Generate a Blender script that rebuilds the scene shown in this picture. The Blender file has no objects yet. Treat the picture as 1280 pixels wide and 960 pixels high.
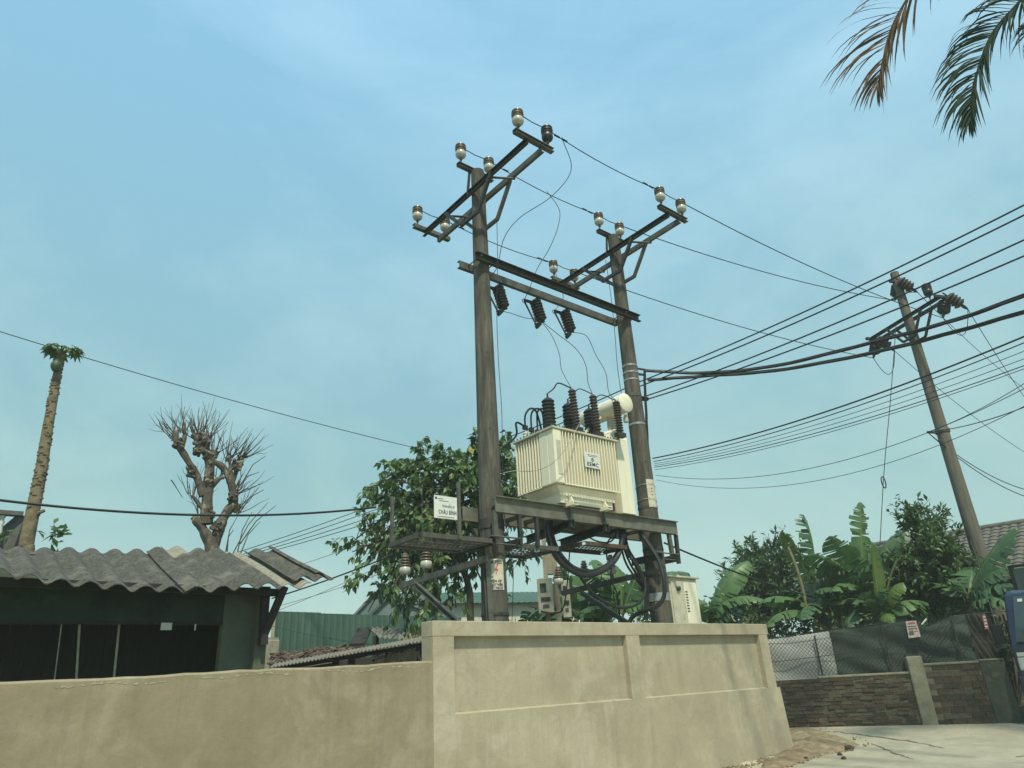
import bpy, bmesh, math, random
from mathutils import Vector, Matrix
random.seed(11)
RND = random.Random(5)

# ------------------------------------------------------------------ camera
F_PX = 881.0
CAM = Vector((0, 0, 1.35))
_up = Vector((525 - 640, 480 + 1600, -F_PX)).normalized()
_fw = Vector((0, 0, -1))
_fy = (_fw - _up * _fw.dot(_up)).normalized()
_rx = _fy.cross(_up)
RC = Matrix((_rx, _fy, _up))              # camera axes -> world axes
scene = bpy.context.scene
cam_data = bpy.data.cameras.new('camera')
cam_data.sensor_fit = 'HORIZONTAL'
cam_data.sensor_width = 36.0
cam_data.lens = 36.0 * F_PX / 1280.0
cam_data.clip_start = 0.05
cam_data.clip_end = 3000
cam = bpy.data.objects.new('camera', cam_data)
scene.collection.objects.link(cam)
cam.matrix_world = Matrix.Translation(CAM) @ RC.to_4x4()
scene.camera = cam
scene.render.resolution_x = 1024
scene.render.resolution_y = 768

# ------------------------------------------------------------------ sky, sun, exposure
POLE_A = Vector((-0.401, 9.992))          # left substation pole
U2 = Vector((0.768, 0.641)).normalized()  # along the substation (left pole to right pole)
V2 = Vector((U2.y, -U2.x))                # towards the road
SPAN = 3.44
SUN_EL = math.radians(58)
sun_h = (V2 * 0.88 - U2 * 0.47).normalized()
SUN_DIR = Vector((sun_h.x * math.cos(SUN_EL), sun_h.y * math.cos(SUN_EL), math.sin(SUN_EL)))
world = bpy.data.worlds.new('World')
scene.world = world
world.use_nodes = True
nt = world.node_tree
nt.nodes.clear()
wo = nt.nodes.new('ShaderNodeOutputWorld')
bg = nt.nodes.new('ShaderNodeBackground')
sky = nt.nodes.new('ShaderNodeTexSky')
sky.sky_type = 'NISHITA'
sky.sun_disc = False
sky.sun_elevation = SUN_EL
sky.sun_rotation = math.atan2(SUN_DIR.x, SUN_DIR.y)
sky.altitude = 0
sky.air_density = 1.0
sky.dust_density = 1.6
sky.ozone_density = 1.4
tint = nt.nodes.new('ShaderNodeMixRGB')
tint.blend_type = 'MULTIPLY'
tint.inputs[0].default_value = 1.0
tint.inputs[2].default_value = (0.95, 1.05, 0.92, 1)
# an even veil of thin high cloud and haze, uneven in thickness
tc = nt.nodes.new('ShaderNodeTexCoord')
sep = nt.nodes.new('ShaderNodeSeparateXYZ')
veil = nt.nodes.new('ShaderNodeValToRGB')
veil.color_ramp.elements[0].position = 0.0
veil.color_ramp.elements[0].color = (0.325, 0.515, 0.465, 1)
veil.color_ramp.elements[1].position = 0.75
veil.color_ramp.elements[1].color = (0.280, 0.575, 0.79, 1)
e3 = veil.color_ramp.elements.new(0.25); e3.color = (0.280, 0.500, 0.505, 1)
vm = nt.nodes.new('ShaderNodeMixRGB'); vm.blend_type = 'MULTIPLY'; vm.inputs[0].default_value = 1.0
vm.inputs[2].default_value = (8.2, 8.2, 8.2, 1)
mp = nt.nodes.new('ShaderNodeMapping')
mp.inputs['Location'].default_value = (-4.63, 5.35, -1.54)
mp.inputs['Scale'].default_value = (0.8, 0.8, 1.5)
nz = nt.nodes.new('ShaderNodeTexNoise')
nz.inputs['Scale'].default_value = 1.5
nz.inputs['Detail'].default_value = 9
nz.inputs['Roughness'].default_value = 0.56
nz.inputs['Distortion'].default_value = 0.9
cr = nt.nodes.new('ShaderNodeValToRGB')
cr.color_ramp.elements[0].position = 0.40
cr.color_ramp.elements[0].color = (0, 0, 0, 1)
cr.color_ramp.elements[1].position = 0.70
cr.color_ramp.elements[1].color = (0.85, 0.85, 0.85, 1)
cl = nt.nodes.new('ShaderNodeMixRGB')
cm_ = nt.nodes.new('ShaderNodeMixRGB'); cm_.blend_type = 'MULTIPLY'; cm_.inputs[0].default_value = 1.0; cm_.inputs[2].default_value = (1.58, 1.30, 1.20, 1)
mixc = nt.nodes.new('ShaderNodeMixRGB')
mixc.inputs[0].default_value = 0.80
L = nt.links.new
L(sky.outputs[0], tint.inputs[1])
L(tc.outputs['Generated'], sep.inputs[0])
L(sep.outputs['Z'], veil.inputs[0])
L(veil.outputs[0], vm.inputs[1])
L(tc.outputs['Generated'], mp.inputs['Vector'])
L(mp.outputs[0], nz.inputs['Vector'])
mp2 = nt.nodes.new('ShaderNodeMapping'); mp2.inputs['Scale'].default_value = (2.2, 2.8, 3.6); mp2.inputs['Rotation'].default_value = (0.2, 0.5, 0.6)
nz2 = nt.nodes.new('ShaderNodeTexNoise'); nz2.inputs['Scale'].default_value = 1.4; nz2.inputs['Detail'].default_value = 9; nz2.inputs['Roughness'].default_value = 0.62; nz2.inputs['Distortion'].default_value = 1.4
addn = nt.nodes.new('ShaderNodeMath'); addn.operation = 'MULTIPLY_ADD'; addn.inputs[1].default_value = 0.34; 
L(tc.outputs['Generated'], mp2.inputs['Vector']); L(mp2.outputs[0], nz2.inputs['Vector']); L(nz2.outputs['Fac'], addn.inputs[0])
sub = nt.nodes.new('ShaderNodeMath'); sub.operation = 'SUBTRACT'; sub.inputs[1].default_value = 0.165
L(nz.outputs['Fac'], sub.inputs[0]); L(sub.outputs[0], addn.inputs[2]); L(addn.outputs[0], cr.inputs[0])
L(cr.outputs[0], cl.inputs[0])
L(vm.outputs[0], cl.inputs[1]); L(vm.outputs[0], cm_.inputs[1]); L(cm_.outputs[0], cl.inputs[2])
L(tint.outputs[0], mixc.inputs[1])
L(cl.outputs[0], mixc.inputs[2])
L(mixc.outputs[0], bg.inputs['Color'])
bg.inputs['Strength'].default_value = 0.141
L(bg.outputs[0], wo.inputs['Surface'])

sun_data = bpy.data.lights.new('sun', 'SUN')
sun_data.energy = 4.2
sun_data.angle = math.radians(3.0)
sun_data.color = (1.0, 0.96, 0.76)
sun = bpy.data.objects.new('sun', sun_data)
scene.collection.objects.link(sun)
sun.rotation_euler = (-SUN_DIR).to_track_quat('-Z', 'Y').to_euler()
sun.location = (0, 0, 30)
scene.view_settings.view_transform = 'Standard'
scene.view_settings.look = 'None'
scene.view_settings.exposure = 0.0
scene.view_settings.gamma = 1.0
scene.cycles.use_denoising = True
scene.cycles.max_bounces = 6
scene.cycles.volume_bounces = 1

# ------------------------------------------------------------------ placing helpers
def ray(px, py):
    return RC @ Vector((px - 640, 480 - py, -F_PX)).normalized()
def at(px, py, d):                         # point seen at (px,py), d metres away on the ground plan
    r = ray(px, py)
    return CAM + r * (d / math.hypot(r.x, r.y))
def atz(px, py, z):
    r = ray(px, py)
    return CAM + r * ((z - CAM.z) / r.z)
def W(u, v, z):                            # substation frame -> world
    q = POLE_A + U2 * u + V2 * v
    return Vector((q.x, q.y, z))
U3 = Vector((U2.x, U2.y, 0)); V3 = Vector((V2.x, V2.y, 0)); Z3 = Vector((0, 0, 1))
def onv(px, py, v):
    r = ray(px, py); p0 = W(0, v, 0)
    return CAM + r * ((p0 - CAM).dot(V3) / r.dot(V3))

# ------------------------------------------------------------------ mesh helpers
COL = scene.collection
ORG = {}
def tag(o, label=None, cat=None, group=None, kind=None):
    if label: o['label'] = label
    if cat: o['category'] = cat
    if group: o['group'] = group
    if kind: o['kind'] = kind
    return o
def thing(name, label, cat, loc, group=None):
    o = bpy.data.objects.new(name, None)
    o.empty_display_size = 0.2
    COL.objects.link(o)
    o.location = loc
    ORG[o.name] = Vector(loc)
    return tag(o, label, cat, group)

class MB:
    def __init__(s): s.v = []; s.f = []
    def add(s, vs, fs):
        n = len(s.v); s.v += [Vector(a) for a in vs]; s.f += [tuple(i + n for i in f) for f in fs]; return s
    def box(s, c, ax, ay, az):             # half-extent vectors
        c = Vector(c); vs = []
        for k in (-1, 1):
            for j in (-1, 1):
                for i in (-1, 1): vs.append(c + ax * i + ay * j + az * k)
        return s.add(vs, [(0,2,3,1),(4,5,7,6),(0,1,5,4),(2,6,7,3),(0,4,6,2),(1,3,7,5)])
    def ubox(s, u0, u1, v0, v1, z0, z1):   # axis-aligned in the substation frame
        return s.box(W((u0+u1)/2, (v0+v1)/2, (z0+z1)/2), U3*((u1-u0)/2), V3*((v1-v0)/2), Z3*((z1-z0)/2))
    def bar(s, p0, p1, w, h, up=Z3):
        p0 = Vector(p0); p1 = Vector(p1); d = p1 - p0; l = d.length; d = d / l
        x = d.cross(up)
        if x.length < 1e-4: x = d.cross(Vector((1, 0, 0)))
        x.normalize(); y = x.cross(d)
        return s.box((p0+p1)/2, d*(l/2), x*(w/2), y*(h/2))
    def channel(s, p0, p1, w, h, t, side, up=Z3):   # C section; flanges point to 'side'
        p0 = Vector(p0); p1 = Vector(p1); side = Vector(side).normalized()
        o = side * (w/2 - t/2)
        s.bar(p0 - o, p1 - o, t, h, up)
        for k in (1, -1):
            q = up * (k * (h/2 - t/2)) + side * (t/2)
            d = (p1-p0).normalized()
            s.box((p0+p1)/2 + q, d*((p1-p0).length/2), side*((w-t)/2), up*(t/2))
        return s
    def tube(s, pts, rad, seg=8, cap=True):
        pts = [Vector(p) for p in pts]; n = len(pts)
        if not hasattr(rad, '__len__'): rad = [rad]*n
        base = len(s.v); prev = None
        for i, p in enumerate(pts):
            d = (pts[min(i+1, n-1)] - pts[max(i-1, 0)])
            if d.length < 1e-9: d = Vector((0, 0, 1))
            d.normalize()
            if prev is None:
                a = Vector((0, 0, 1)) if abs(d.z) < 0.9 else Vector((1, 0, 0))
                x = d.cross(a).normalized()
            else:
                x = prev - d * prev.dot(d)
                x.normalize()
            prev = x; y = d.cross(x)
            for k in range(seg):
                a = 2*math.pi*k/seg
                s.v.append(p + (x*math.cos(a) + y*math.sin(a)) * rad[i])
        for i in range(n-1):
            for k in range(seg):
                a = base + i*seg + k; b = base + i*seg + (k+1) % seg
                s.f.append((a, b, b+seg, a+seg))
        if cap:
            s.f.append(tuple(base + k for k in range(seg))[::-1])
            s.f.append(tuple(base + (n-1)*seg + k for k in range(seg)))
        return s
    def lathe(s, prof, org, axis=Z3, seg=16):  # prof: (radius, height along axis)
        axis = Vector(axis).normalized()
        a = Vector((0, 0, 1)) if abs(axis.z) < 0.9 else Vector((1, 0, 0))
        x = axis.cross(a).normalized(); y = axis.cross(x)
        base = len(s.v); org = Vector(org)
        for r, h in prof:
            for k in range(seg):
                t = 2*math.pi*k/seg
                s.v.append(org + axis*h + (x*math.cos(t) + y*math.sin(t))*r)
        for i in range(len(prof)-1):
            for k in range(seg):
                p = base + i*seg + k; q = base + i*seg + (k+1) % seg
                s.f.append((p, q, q+seg, p+seg))
        s.f.append(tuple(base + k for k in range(seg))[::-1])
        s.f.append(tuple(base + (len(prof)-1)*seg + k for k in range(seg)))
        return s
    def build(s, name, mat, parent=None, smooth=False, kind=None, bevel=0, loc=None):
        org = Vector((0, 0, 0))
        if parent is not None: org = ORG[parent.name]
        if loc is not None: org = Vector(loc)
        me = bpy.data.meshes.new(name)
        me.from_pydata([tuple(a - org) for a in s.v], [], s.f)
        me.materials.append(MAT[mat] if isinstance(mat, str) else mat)
        o = bpy.data.objects.new(name, me)
        COL.objects.link(o)
        if parent is not None:
            o.parent = parent
            o.location = org - ORG[parent.name]
        else:
            o.location = org
        ORG[o.name] = org
        bm = bmesh.new(); bm.from_mesh(me)
        bmesh.ops.recalc_face_normals(bm, faces=bm.faces)
        if bevel: bmesh.ops.bevel(bm, geom=[e for e in bm.edges], offset=bevel, segments=1, affect='EDGES')
        bm.to_mesh(me); bm.free()
        if smooth:
            for p in me.polygons: p.use_smooth = True
            try: me.set_sharp_from_angle(angle=math.radians(38))
            except Exception: pass
        if kind: o['kind'] = kind
        return o
    def raw(s, name, mat, parent=None, smooth=False, kind=None, loc=None):   # no normal recalculation (leaf cards)
        org = ORG[parent.name] if parent is not None else Vector(loc or (0, 0, 0))
        me = bpy.data.meshes.new(name)
        me.from_pydata([tuple(a - org) for a in s.v], [], s.f)
        me.materials.append(MAT[mat])
        o = bpy.data.objects.new(name, me); COL.objects.link(o)
        if parent is not None: o.parent = parent
        else: o.location = org
        ORG[o.name] = org
        if smooth:
            for p in me.polygons: p.use_smooth = True
        if kind: o['kind'] = kind
        return o

def share(src, name, loc, parent, rot=None):       # another piece with the same mesh; loc in world
    o = bpy.data.objects.new(name, src.data); COL.objects.link(o)
    if parent is not None:
        o.parent = parent; o.location = Vector(loc) - ORG[parent.name]
    else: o.location = loc
    if rot is not None: o.rotation_euler = rot
    ORG[o.name] = Vector(loc)
    return o

def smooth_path(pts, n=8):
    pts = [Vector(p) for p in pts]
    if len(pts) < 3: return pts
    out = []
    P = [pts[0]*2 - pts[1]] + pts + [pts[-1]*2 - pts[-2]]
    for i in range(1, len(P)-2):
        a, b, c, d = P[i-1], P[i], P[i+1], P[i+2]
        for k in range(n):
            t = k/n
            out.append(0.5*((2*b) + (c-a)*t + (2*a-5*b+4*c-d)*t*t + (3*b-a-3*c+d)*t**3))
    out.append(pts[-1]); return out
def sagged(p0, p1, sag, n=24):
    p0 = Vector(p0); p1 = Vector(p1); out = []
    for i in range(n+1):
        t = i/n; p = p0.lerp(p1, t); p.z -= sag*4*t*(1-t); out.append(p)
    return out

# ------------------------------------------------------------------ materials
MAT = {}
def node(t, k): return t.nodes.new(k)
def material(name, c1, c2=None, scale=6.0, detail=5, rough=0.8, metal=0.0, bump=0.0, bscale=40.0,
             c3=None, s3=1.2, p3=(0.5, 0.7), stretch=None, trans=0.0, spec=0.4, contrast=(0.35, 0.65), coat=0.0):
    m = bpy.data.materials.new(name); m.use_nodes = True; t = m.node_tree
    b = t.nodes['Principled BSDF']; lk = t.links.new
    b.inputs['Roughness'].default_value = rough; b.inputs['Metallic'].default_value = metal
    b.inputs['Specular IOR Level'].default_value = spec
    if coat: b.inputs['Coat Weight'].default_value = coat
    c2 = c2 or tuple(x*0.75 for x in c1)
    tcn = node(t, 'ShaderNodeTexCoord'); src = tcn.outputs['Object']
    if stretch:
        mpn = node(t, 'ShaderNodeMapping'); mpn.inputs['Scale'].default_value = stretch
        lk(src, mpn.inputs['Vector']); src = mpn.outputs[0]
    n = node(t, 'ShaderNodeTexNoise'); n.inputs['Scale'].default_value = scale; n.inputs['Detail'].default_value = detail
    n.inputs['Roughness'].default_value = 0.6
    lk(src, n.inputs['Vector'])
    r = node(t, 'ShaderNodeValToRGB')
    r.color_ramp.elements[0].position = contrast[0]; r.color_ramp.elements[1].position = contrast[1]
    r.color_ramp.elements[0].color = (*c2, 1); r.color_ramp.elements[1].color = (*c1, 1)
    lk(n.outputs['Fac'], r.inputs[0]); col = r.outputs[0]
    if c3:
        n3 = node(t, 'ShaderNodeTexNoise'); n3.inputs['Scale'].default_value = s3; n3.inputs['Detail'].default_value = 7
        n3.inputs['Roughness'].default_value = 0.65
        lk(src, n3.inputs['Vector'])
        r3 = node(t, 'ShaderNodeValToRGB'); r3.color_ramp.elements[0].position = p3[0]; r3.color_ramp.elements[1].position = p3[1]
        lk(n3.outputs['Fac'], r3.inputs[0])
        mx = node(t, 'ShaderNodeMixRGB'); mx.inputs[2].default_value = (*c3, 1)
        lk(r3.outputs[0], mx.inputs[0]); lk(col, mx.inputs[1]); col = mx.outputs[0]
    lk(col, b.inputs['Base Color'])
    if bump:
        nb = node(t, 'ShaderNodeTexNoise'); nb.inputs['Scale'].default_value = bscale; nb.inputs['Detail'].default_value = 6
        lk(src, nb.inputs['Vector'])
        bn = node(t, 'ShaderNodeBump'); bn.inputs['Strength'].default_value = bump; bn.inputs['Distance'].default_value = 0.02
        lk(nb.outputs['Fac'], bn.inputs['Height']); lk(bn.outputs[0], b.inputs['Normal'])
    if trans:
        tr = node(t, 'ShaderNodeBsdfTranslucent'); lk(col, tr.inputs['Color'])
        ms = node(t, 'ShaderNodeMixShader'); ms.inputs[0].default_value = trans
        out = t.nodes['Material Output']
        lk(b.outputs[0], ms.inputs[1]); lk(tr.outputs[0], ms.inputs[2]); lk(ms.outputs[0], out.inputs['Surface'])
    MAT[name] = m
    return m

def weathered(name, c1, c2, c3, stain, crack_scale=1.1):
    m = material(name, c1, c2, 1.1, 9, 0.92, bump=0.45, bscale=6, c3=c3, s3=1.9, p3=(0.48, 0.80), contrast=(0.32, 0.68))
    for nd in m.node_tree.nodes:
        if nd.type == 'TEX_NOISE': nd.inputs['Distortion'].default_value = 0.45
    t = m.node_tree; lk = t.links.new; b = t.nodes['Principled BSDF']
    col = b.inputs['Base Color'].links[0].from_socket
    tcn = node(t, 'ShaderNodeTexCoord')
    # rain streaks: noise drawn out vertically
    mpn = node(t, 'ShaderNodeMapping'); mpn.inputs['Scale'].default_value = (4.5, 4.5, 0.35); lk(tcn.outputs['Object'], mpn.inputs['Vector'])
    n = node(t, 'ShaderNodeTexNoise'); n.inputs['Scale'].default_value = 1.6; n.inputs['Detail'].default_value = 8; n.inputs['Roughness'].default_value = .7; lk(mpn.outputs[0], n.inputs['Vector'])
    r = node(t, 'ShaderNodeValToRGB'); r.color_ramp.elements[0].position = .50; r.color_ramp.elements[1].position = .82; r.color_ramp.elements[1].color = (.75, .75, .75, 1); r.color_ramp.elements[0].color = (0, 0, 0, 1); lk(n.outputs['Fac'], r.inputs[0])
    mx = node(t, 'ShaderNodeMixRGB'); mx.inputs[2].default_value = (*stain, 1); lk(r.outputs[0], mx.inputs[0]); lk(col, mx.inputs[1])
    # fine sandy grain
    g = node(t, 'ShaderNodeTexNoise'); g.inputs['Scale'].default_value = 70; g.inputs['Detail'].default_value = 3; lk(tcn.outputs['Object'], g.inputs['Vector'])
    gr = node(t, 'ShaderNodeValToRGB'); gr.color_ramp.elements[0].position = .3; gr.color_ramp.elements[0].color = (.80, .80, .80, 1); gr.color_ramp.elements[1].position = .7; gr.color_ramp.elements[1].color = (1.1, 1.1, 1.1, 1); lk(g.outputs['Fac'], gr.inputs[0])
    mg = node(t, 'ShaderNodeMixRGB'); mg.blend_type = 'MULTIPLY'; mg.inputs[0].default_value = .35; lk(mx.outputs[0], mg.inputs[1]); lk(gr.outputs[0], mg.inputs[2])
    # hairline cracks in a few places
    wn_ = node(t, 'ShaderNodeTexNoise'); wn_.inputs['Scale'].default_value = 3.0; wn_.inputs['Detail'].default_value = 4; lk(tcn.outputs['Object'], wn_.inputs['Vector'])
    wm = node(t, 'ShaderNodeMixRGB'); wm.blend_type = 'ADD'; wm.inputs[0].default_value = .35; lk(tcn.outputs['Object'], wm.inputs[1]); lk(wn_.outputs['Color'], wm.inputs[2])
    v = node(t, 'ShaderNodeTexVoronoi'); v.feature = 'DISTANCE_TO_EDGE'; v.inputs['Scale'].default_value = crack_scale; lk(wm.outputs[0], v.inputs['Vector'])
    vr = node(t, 'ShaderNodeValToRGB'); vr.color_ramp.elements[0].position = .0; vr.color_ramp.elements[0].color = (.22, .22, .22, 1); vr.color_ramp.elements[1].position = .006; vr.color_ramp.elements[1].color = (0, 0, 0, 1); lk(v.outputs['Distance'], vr.inputs[0])
    mk = node(t, 'ShaderNodeTexNoise'); mk.inputs['Scale'].default_value = .9; lk(tcn.outputs['Object'], mk.inputs['Vector'])
    mr = node(t, 'ShaderNodeValToRGB'); mr.color_ramp.elements[0].position = .50; mr.color_ramp.elements[1].position = .60; lk(mk.outputs['Fac'], mr.inputs[0])
    mm = node(t, 'ShaderNodeMath'); mm.operation = 'MULTIPLY'; lk(vr.outputs[0], mm.inputs[0]); lk(mr.outputs[0], mm.inputs[1])
    mc = node(t, 'ShaderNodeMixRGB'); mc.inputs[2].default_value = (.12, .10, .07, 1); lk(mm.outputs[0], mc.inputs[0]); lk(mg.outputs[0], mc.inputs[1])
    lk(mc.outputs[0], b.inputs['Base Color'])
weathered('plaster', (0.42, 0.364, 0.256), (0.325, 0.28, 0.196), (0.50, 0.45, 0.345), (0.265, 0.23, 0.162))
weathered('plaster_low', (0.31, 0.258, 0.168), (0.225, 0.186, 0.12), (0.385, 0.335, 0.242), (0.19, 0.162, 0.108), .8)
material('lime', (0.43, 0.38, 0.27), (0.33, 0.28, 0.185), 9, 6, 0.95, bump=0.5, bscale=30)
material('pole_far', (0.155, 0.14, 0.108), (0.095, 0.088, 0.07), 3.0, 8, 0.92, bump=0.3, bscale=25, stretch=(5, 5, 0.6))
material('pole_concrete', (0.108, 0.098, 0.078), (0.048, 0.045, 0.038), 3.0, 8, 0.92, bump=0.3, bscale=25, c3=(0.175, 0.158, 0.122), s3=2.5, p3=(0.52, 0.75), stretch=(5, 5, 0.6))
material('post_concrete', (0.36, 0.32, 0.235), (0.24, 0.21, 0.155), 3.0, 8, 0.92, bump=0.3, bscale=25, stretch=(3, 3, 1))
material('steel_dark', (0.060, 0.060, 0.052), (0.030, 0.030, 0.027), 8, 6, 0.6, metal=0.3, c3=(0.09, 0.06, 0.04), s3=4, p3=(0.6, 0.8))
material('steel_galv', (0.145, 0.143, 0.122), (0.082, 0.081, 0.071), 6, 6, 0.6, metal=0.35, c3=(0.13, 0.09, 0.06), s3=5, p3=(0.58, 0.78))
material('steel_light', (0.185, 0.18, 0.14), (0.11, 0.107, 0.085), 5, 7, 0.65, metal=0.15, c3=(0.15, 0.10, 0.06), s3=4, p3=(0.56, 0.78))
material('steel_dim', (0.105, 0.10, 0.083), (0.06, 0.058, 0.05), 6, 6, 0.65, metal=0.2, c3=(0.10, 0.07, 0.045), s3=5, p3=(0.56, 0.76))
material('steel_rust', (0.13, 0.085, 0.055), (0.06, 0.045, 0.035), 9, 6, 0.75, metal=0.2)
material('cream_paint', (0.80, 0.75, 0.58), (0.73, 0.68, 0.52), 5, 6, 0.45, c3=(0.50, 0.43, 0.29), s3=1.3, p3=(0.58, 0.90), spec=0.4, stretch=(3.5, 3.5, .5))
material('cream_dirty', (0.55, 0.52, 0.40), (0.42, 0.39, 0.29), 6, 6, 0.6, c3=(0.26, 0.22, 0.15), s3=5, p3=(0.58, 0.78))
material('porcelain_white', (0.54, 0.52, 0.45), (0.40, 0.38, 0.32), 12, 5, 0.25, spec=0.6)
material('porcelain_brown', (0.15, 0.11, 0.072), (0.09, 0.066, 0.044), 14, 5, 0.35, spec=0.5)
material('rubber_black', (0.016, 0.018, 0.018), (0.009, 0.01, 0.01), 14, 4, 0.45, spec=0.5)
material('bushing_dark', (0.030, 0.031, 0.034), (0.018, 0.018, 0.02), 10, 4, 0.4, spec=0.5)
material('arrester_grey', (0.075, 0.062, 0.055), (0.045, 0.038, 0.033), 10, 4, 0.5)
material('aluminium', (0.45, 0.45, 0.43), (0.32, 0.32, 0.30), 14, 4, 0.4, metal=0.7)
material('wire_dark', (0.026, 0.027, 0.027), (0.018, 0.018, 0.018), 10, 3, 0.6)
material('wire_grey', (0.10, 0.10, 0.095), (0.06, 0.06, 0.058), 10, 3, 0.5, metal=0.3)
material('sign_white', (0.70, 0.70, 0.64), (0.60, 0.60, 0.54), 9, 5, 0.5)
material('sign_old', (0.60, 0.57, 0.45), (0.47, 0.43, 0.32), 9, 6, 0.7, c3=(0.30, 0.22, 0.14), s3=9, p3=(0.62, 0.8))
material('ink_blue', (0.030, 0.040, 0.085), (0.022, 0.03, 0.06), 20, 3, 0.7)
material('ink_grey', (0.10, 0.10, 0.095), (0.07, 0.07, 0.07), 20, 3, 0.7)
material('ink_red', (0.55, 0.055, 0.04), (0.42, 0.05, 0.035), 20, 3, 0.7)
material('fibro', (0.112, 0.104, 0.083), (0.034, 0.033, 0.028), 26, 10, 0.95, bump=0.8, bscale=45, c3=(0.17, 0.16, 0.13), s3=3.2, p3=(0.50, 0.76))
material('fibro_light', (0.29, 0.265, 0.20), (0.19, 0.172, 0.13), 12, 9, 0.95, bump=0.5, bscale=60)
material('shed_wall', (0.135, 0.155, 0.105), (0.080, 0.10, 0.068), 2.5, 8, 0.92, bump=0.3, bscale=18, c3=(0.13, 0.14, 0.10), s3=1.6, p3=(0.5, 0.75))
material('shed_wall_shade', (0.034, 0.055, 0.040), (0.018, 0.030, 0.023), 2.5, 8, 0.92, bump=0.3, bscale=18)  # shed wall colour darkened, carries the shade under the eave
material('shed_wood', (0.055, 0.045, 0.035), (0.03, 0.025, 0.02), 4, 6, 0.85, stretch=(8, 8, 0.6))
material('dark_wood', (0.035, 0.032, 0.028), (0.022, 0.02, 0.018), 6, 6, 0.85)
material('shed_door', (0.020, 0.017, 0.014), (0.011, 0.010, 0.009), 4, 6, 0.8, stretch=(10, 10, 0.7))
material('bamboo', (0.40, 0.37, 0.28), (0.26, 0.24, 0.18), 9, 5, 0.8)
material('green_sheet', (0.064, 0.125, 0.092), (0.050, 0.102, 0.075), 1.2, 5, 0.5, c3=(0.08, 0.14, 0.105), s3=2.5, p3=(0.55, 0.8))
material('green_roof', (0.050, 0.098, 0.060), (0.038, 0.078, 0.048), 1.2, 5, 0.55)
material('grey_roof', (0.16, 0.20, 0.19), (0.12, 0.15, 0.14), 1.2, 5, 0.6)
material('white_wall', (0.62, 0.58, 0.46), (0.50, 0.47, 0.37), 1.5, 6, 0.9)
material('tin_roof', (0.26, 0.24, 0.195), (0.15, 0.138, 0.112), 3, 7, 0.85, c3=(0.15, 0.12, 0.09), s3=3, p3=(0.55, 0.75))
material('clay_tile', (0.105, 0.066, 0.047), (0.06, 0.044, 0.034), 6, 7, 0.92, c3=(0.16, 0.14, 0.105), s3=4, p3=(0.5, 0.7))
material('roof_tile', (0.135, 0.125, 0.102), (0.080, 0.075, 0.062), 5, 7, 0.92, c3=(0.165, 0.135, 0.102), s3=4, p3=(0.52, 0.72))
for i, (a, b_) in enumerate((((0.14, 0.090, 0.056), (0.075, 0.052, 0.035)), ((0.120, 0.076, 0.048), (0.058, 0.042, 0.030)), ((0.080, 0.064, 0.045), (0.040, 0.035, 0.026)),
                            ((0.20, 0.145, 0.086), (0.11, 0.082, 0.053)), ((0.15, 0.125, 0.08), (0.082, 0.070, 0.048)))):
    material('brick_%d' % i, a, b_, 11, 8, 0.95, bump=0.7, bscale=40, c3=(0.042, 0.044, 0.030), s3=1.6, p3=(0.45, 0.68))
material('mortar', (0.13, 0.115, 0.08), (0.075, 0.067, 0.05), 6, 8, 0.97, bump=0.6, bscale=30)
material('mortar_pale', (0.18, 0.155, 0.105), (0.11, 0.095, 0.068), 6, 8, 0.97, bump=0.6, bscale=30)
material('mossy_render', (0.075, 0.085, 0.062), (0.042, 0.050, 0.038), 3, 8, 0.95, bump=0.5, bscale=20, c3=(0.12, 0.115, 0.08), s3=5, p3=(0.55, 0.75))
material('pillar_render', (0.27, 0.25, 0.175), (0.16, 0.15, 0.105), 4, 8, 0.95, bump=0.5, bscale=20)
material('tarp_white', (0.52, 0.51, 0.47), (0.42, 0.41, 0.38), 2.5, 6, 0.7, trans=0.15)
material('net_green', (0.078, 0.104, 0.082), (0.050, 0.070, 0.056), 3, 6, 0.9, trans=0.12)
material('net_brown', (0.088, 0.080, 0.060), (0.052, 0.048, 0.037), 3, 6, 0.9, trans=0.1)
material('paper', (0.58, 0.50, 0.44), (0.44, 0.33, 0.29), 14, 5, 0.85, c3=(0.30, 0.15, 0.13), s3=20, p3=(0.55, 0.62))
material('paper_red', (0.42, 0.17, 0.15), (0.30, 0.11, 0.10), 14, 5, 0.85)
weathered('road', (0.36, 0.325, 0.235), (0.25, 0.225, 0.162), (0.42, 0.38, 0.28), (0.24, 0.21, 0.15), .55)
material('crack', (0.20, 0.178, 0.125), (0.12, 0.105, 0.075), 9, 5, 1.0)
material('soil', (0.25, 0.185, 0.112), (0.155, 0.115, 0.07), 6, 9, 1.0, bump=0.8, bscale=25, c3=(0.30, 0.24, 0.15), s3=3, p3=(0.5, 0.7))
material('earth', (0.14, 0.115, 0.075), (0.075, 0.07, 0.045), 0.8, 9, 1.0, bump=0.6, bscale=8, c3=(0.05, 0.075, 0.03), s3=0.5, p3=(0.45, 0.6))
material('clod', (0.07, 0.05, 0.035), (0.045, 0.033, 0.023), 20, 6, 1.0, bump=0.6, bscale=60)
material('bark', (0.125, 0.105, 0.078), (0.055, 0.047, 0.036), 7, 8, 0.95, bump=0.7, bscale=30, c3=(0.27, 0.24, 0.18), s3=5, p3=(0.54, 0.64))
material('bark_brown', (0.085, 0.068, 0.045), (0.05, 0.04, 0.028), 8, 7, 0.95, bump=0.5, bscale=30)
material('twig', (0.12, 0.10, 0.072), (0.08, 0.066, 0.048), 10, 4, 0.9)
material('papaya_bark', (0.245, 0.195, 0.12), (0.13, 0.105, 0.066), 9, 7, 0.9, bump=0.6, bscale=30)
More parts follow.
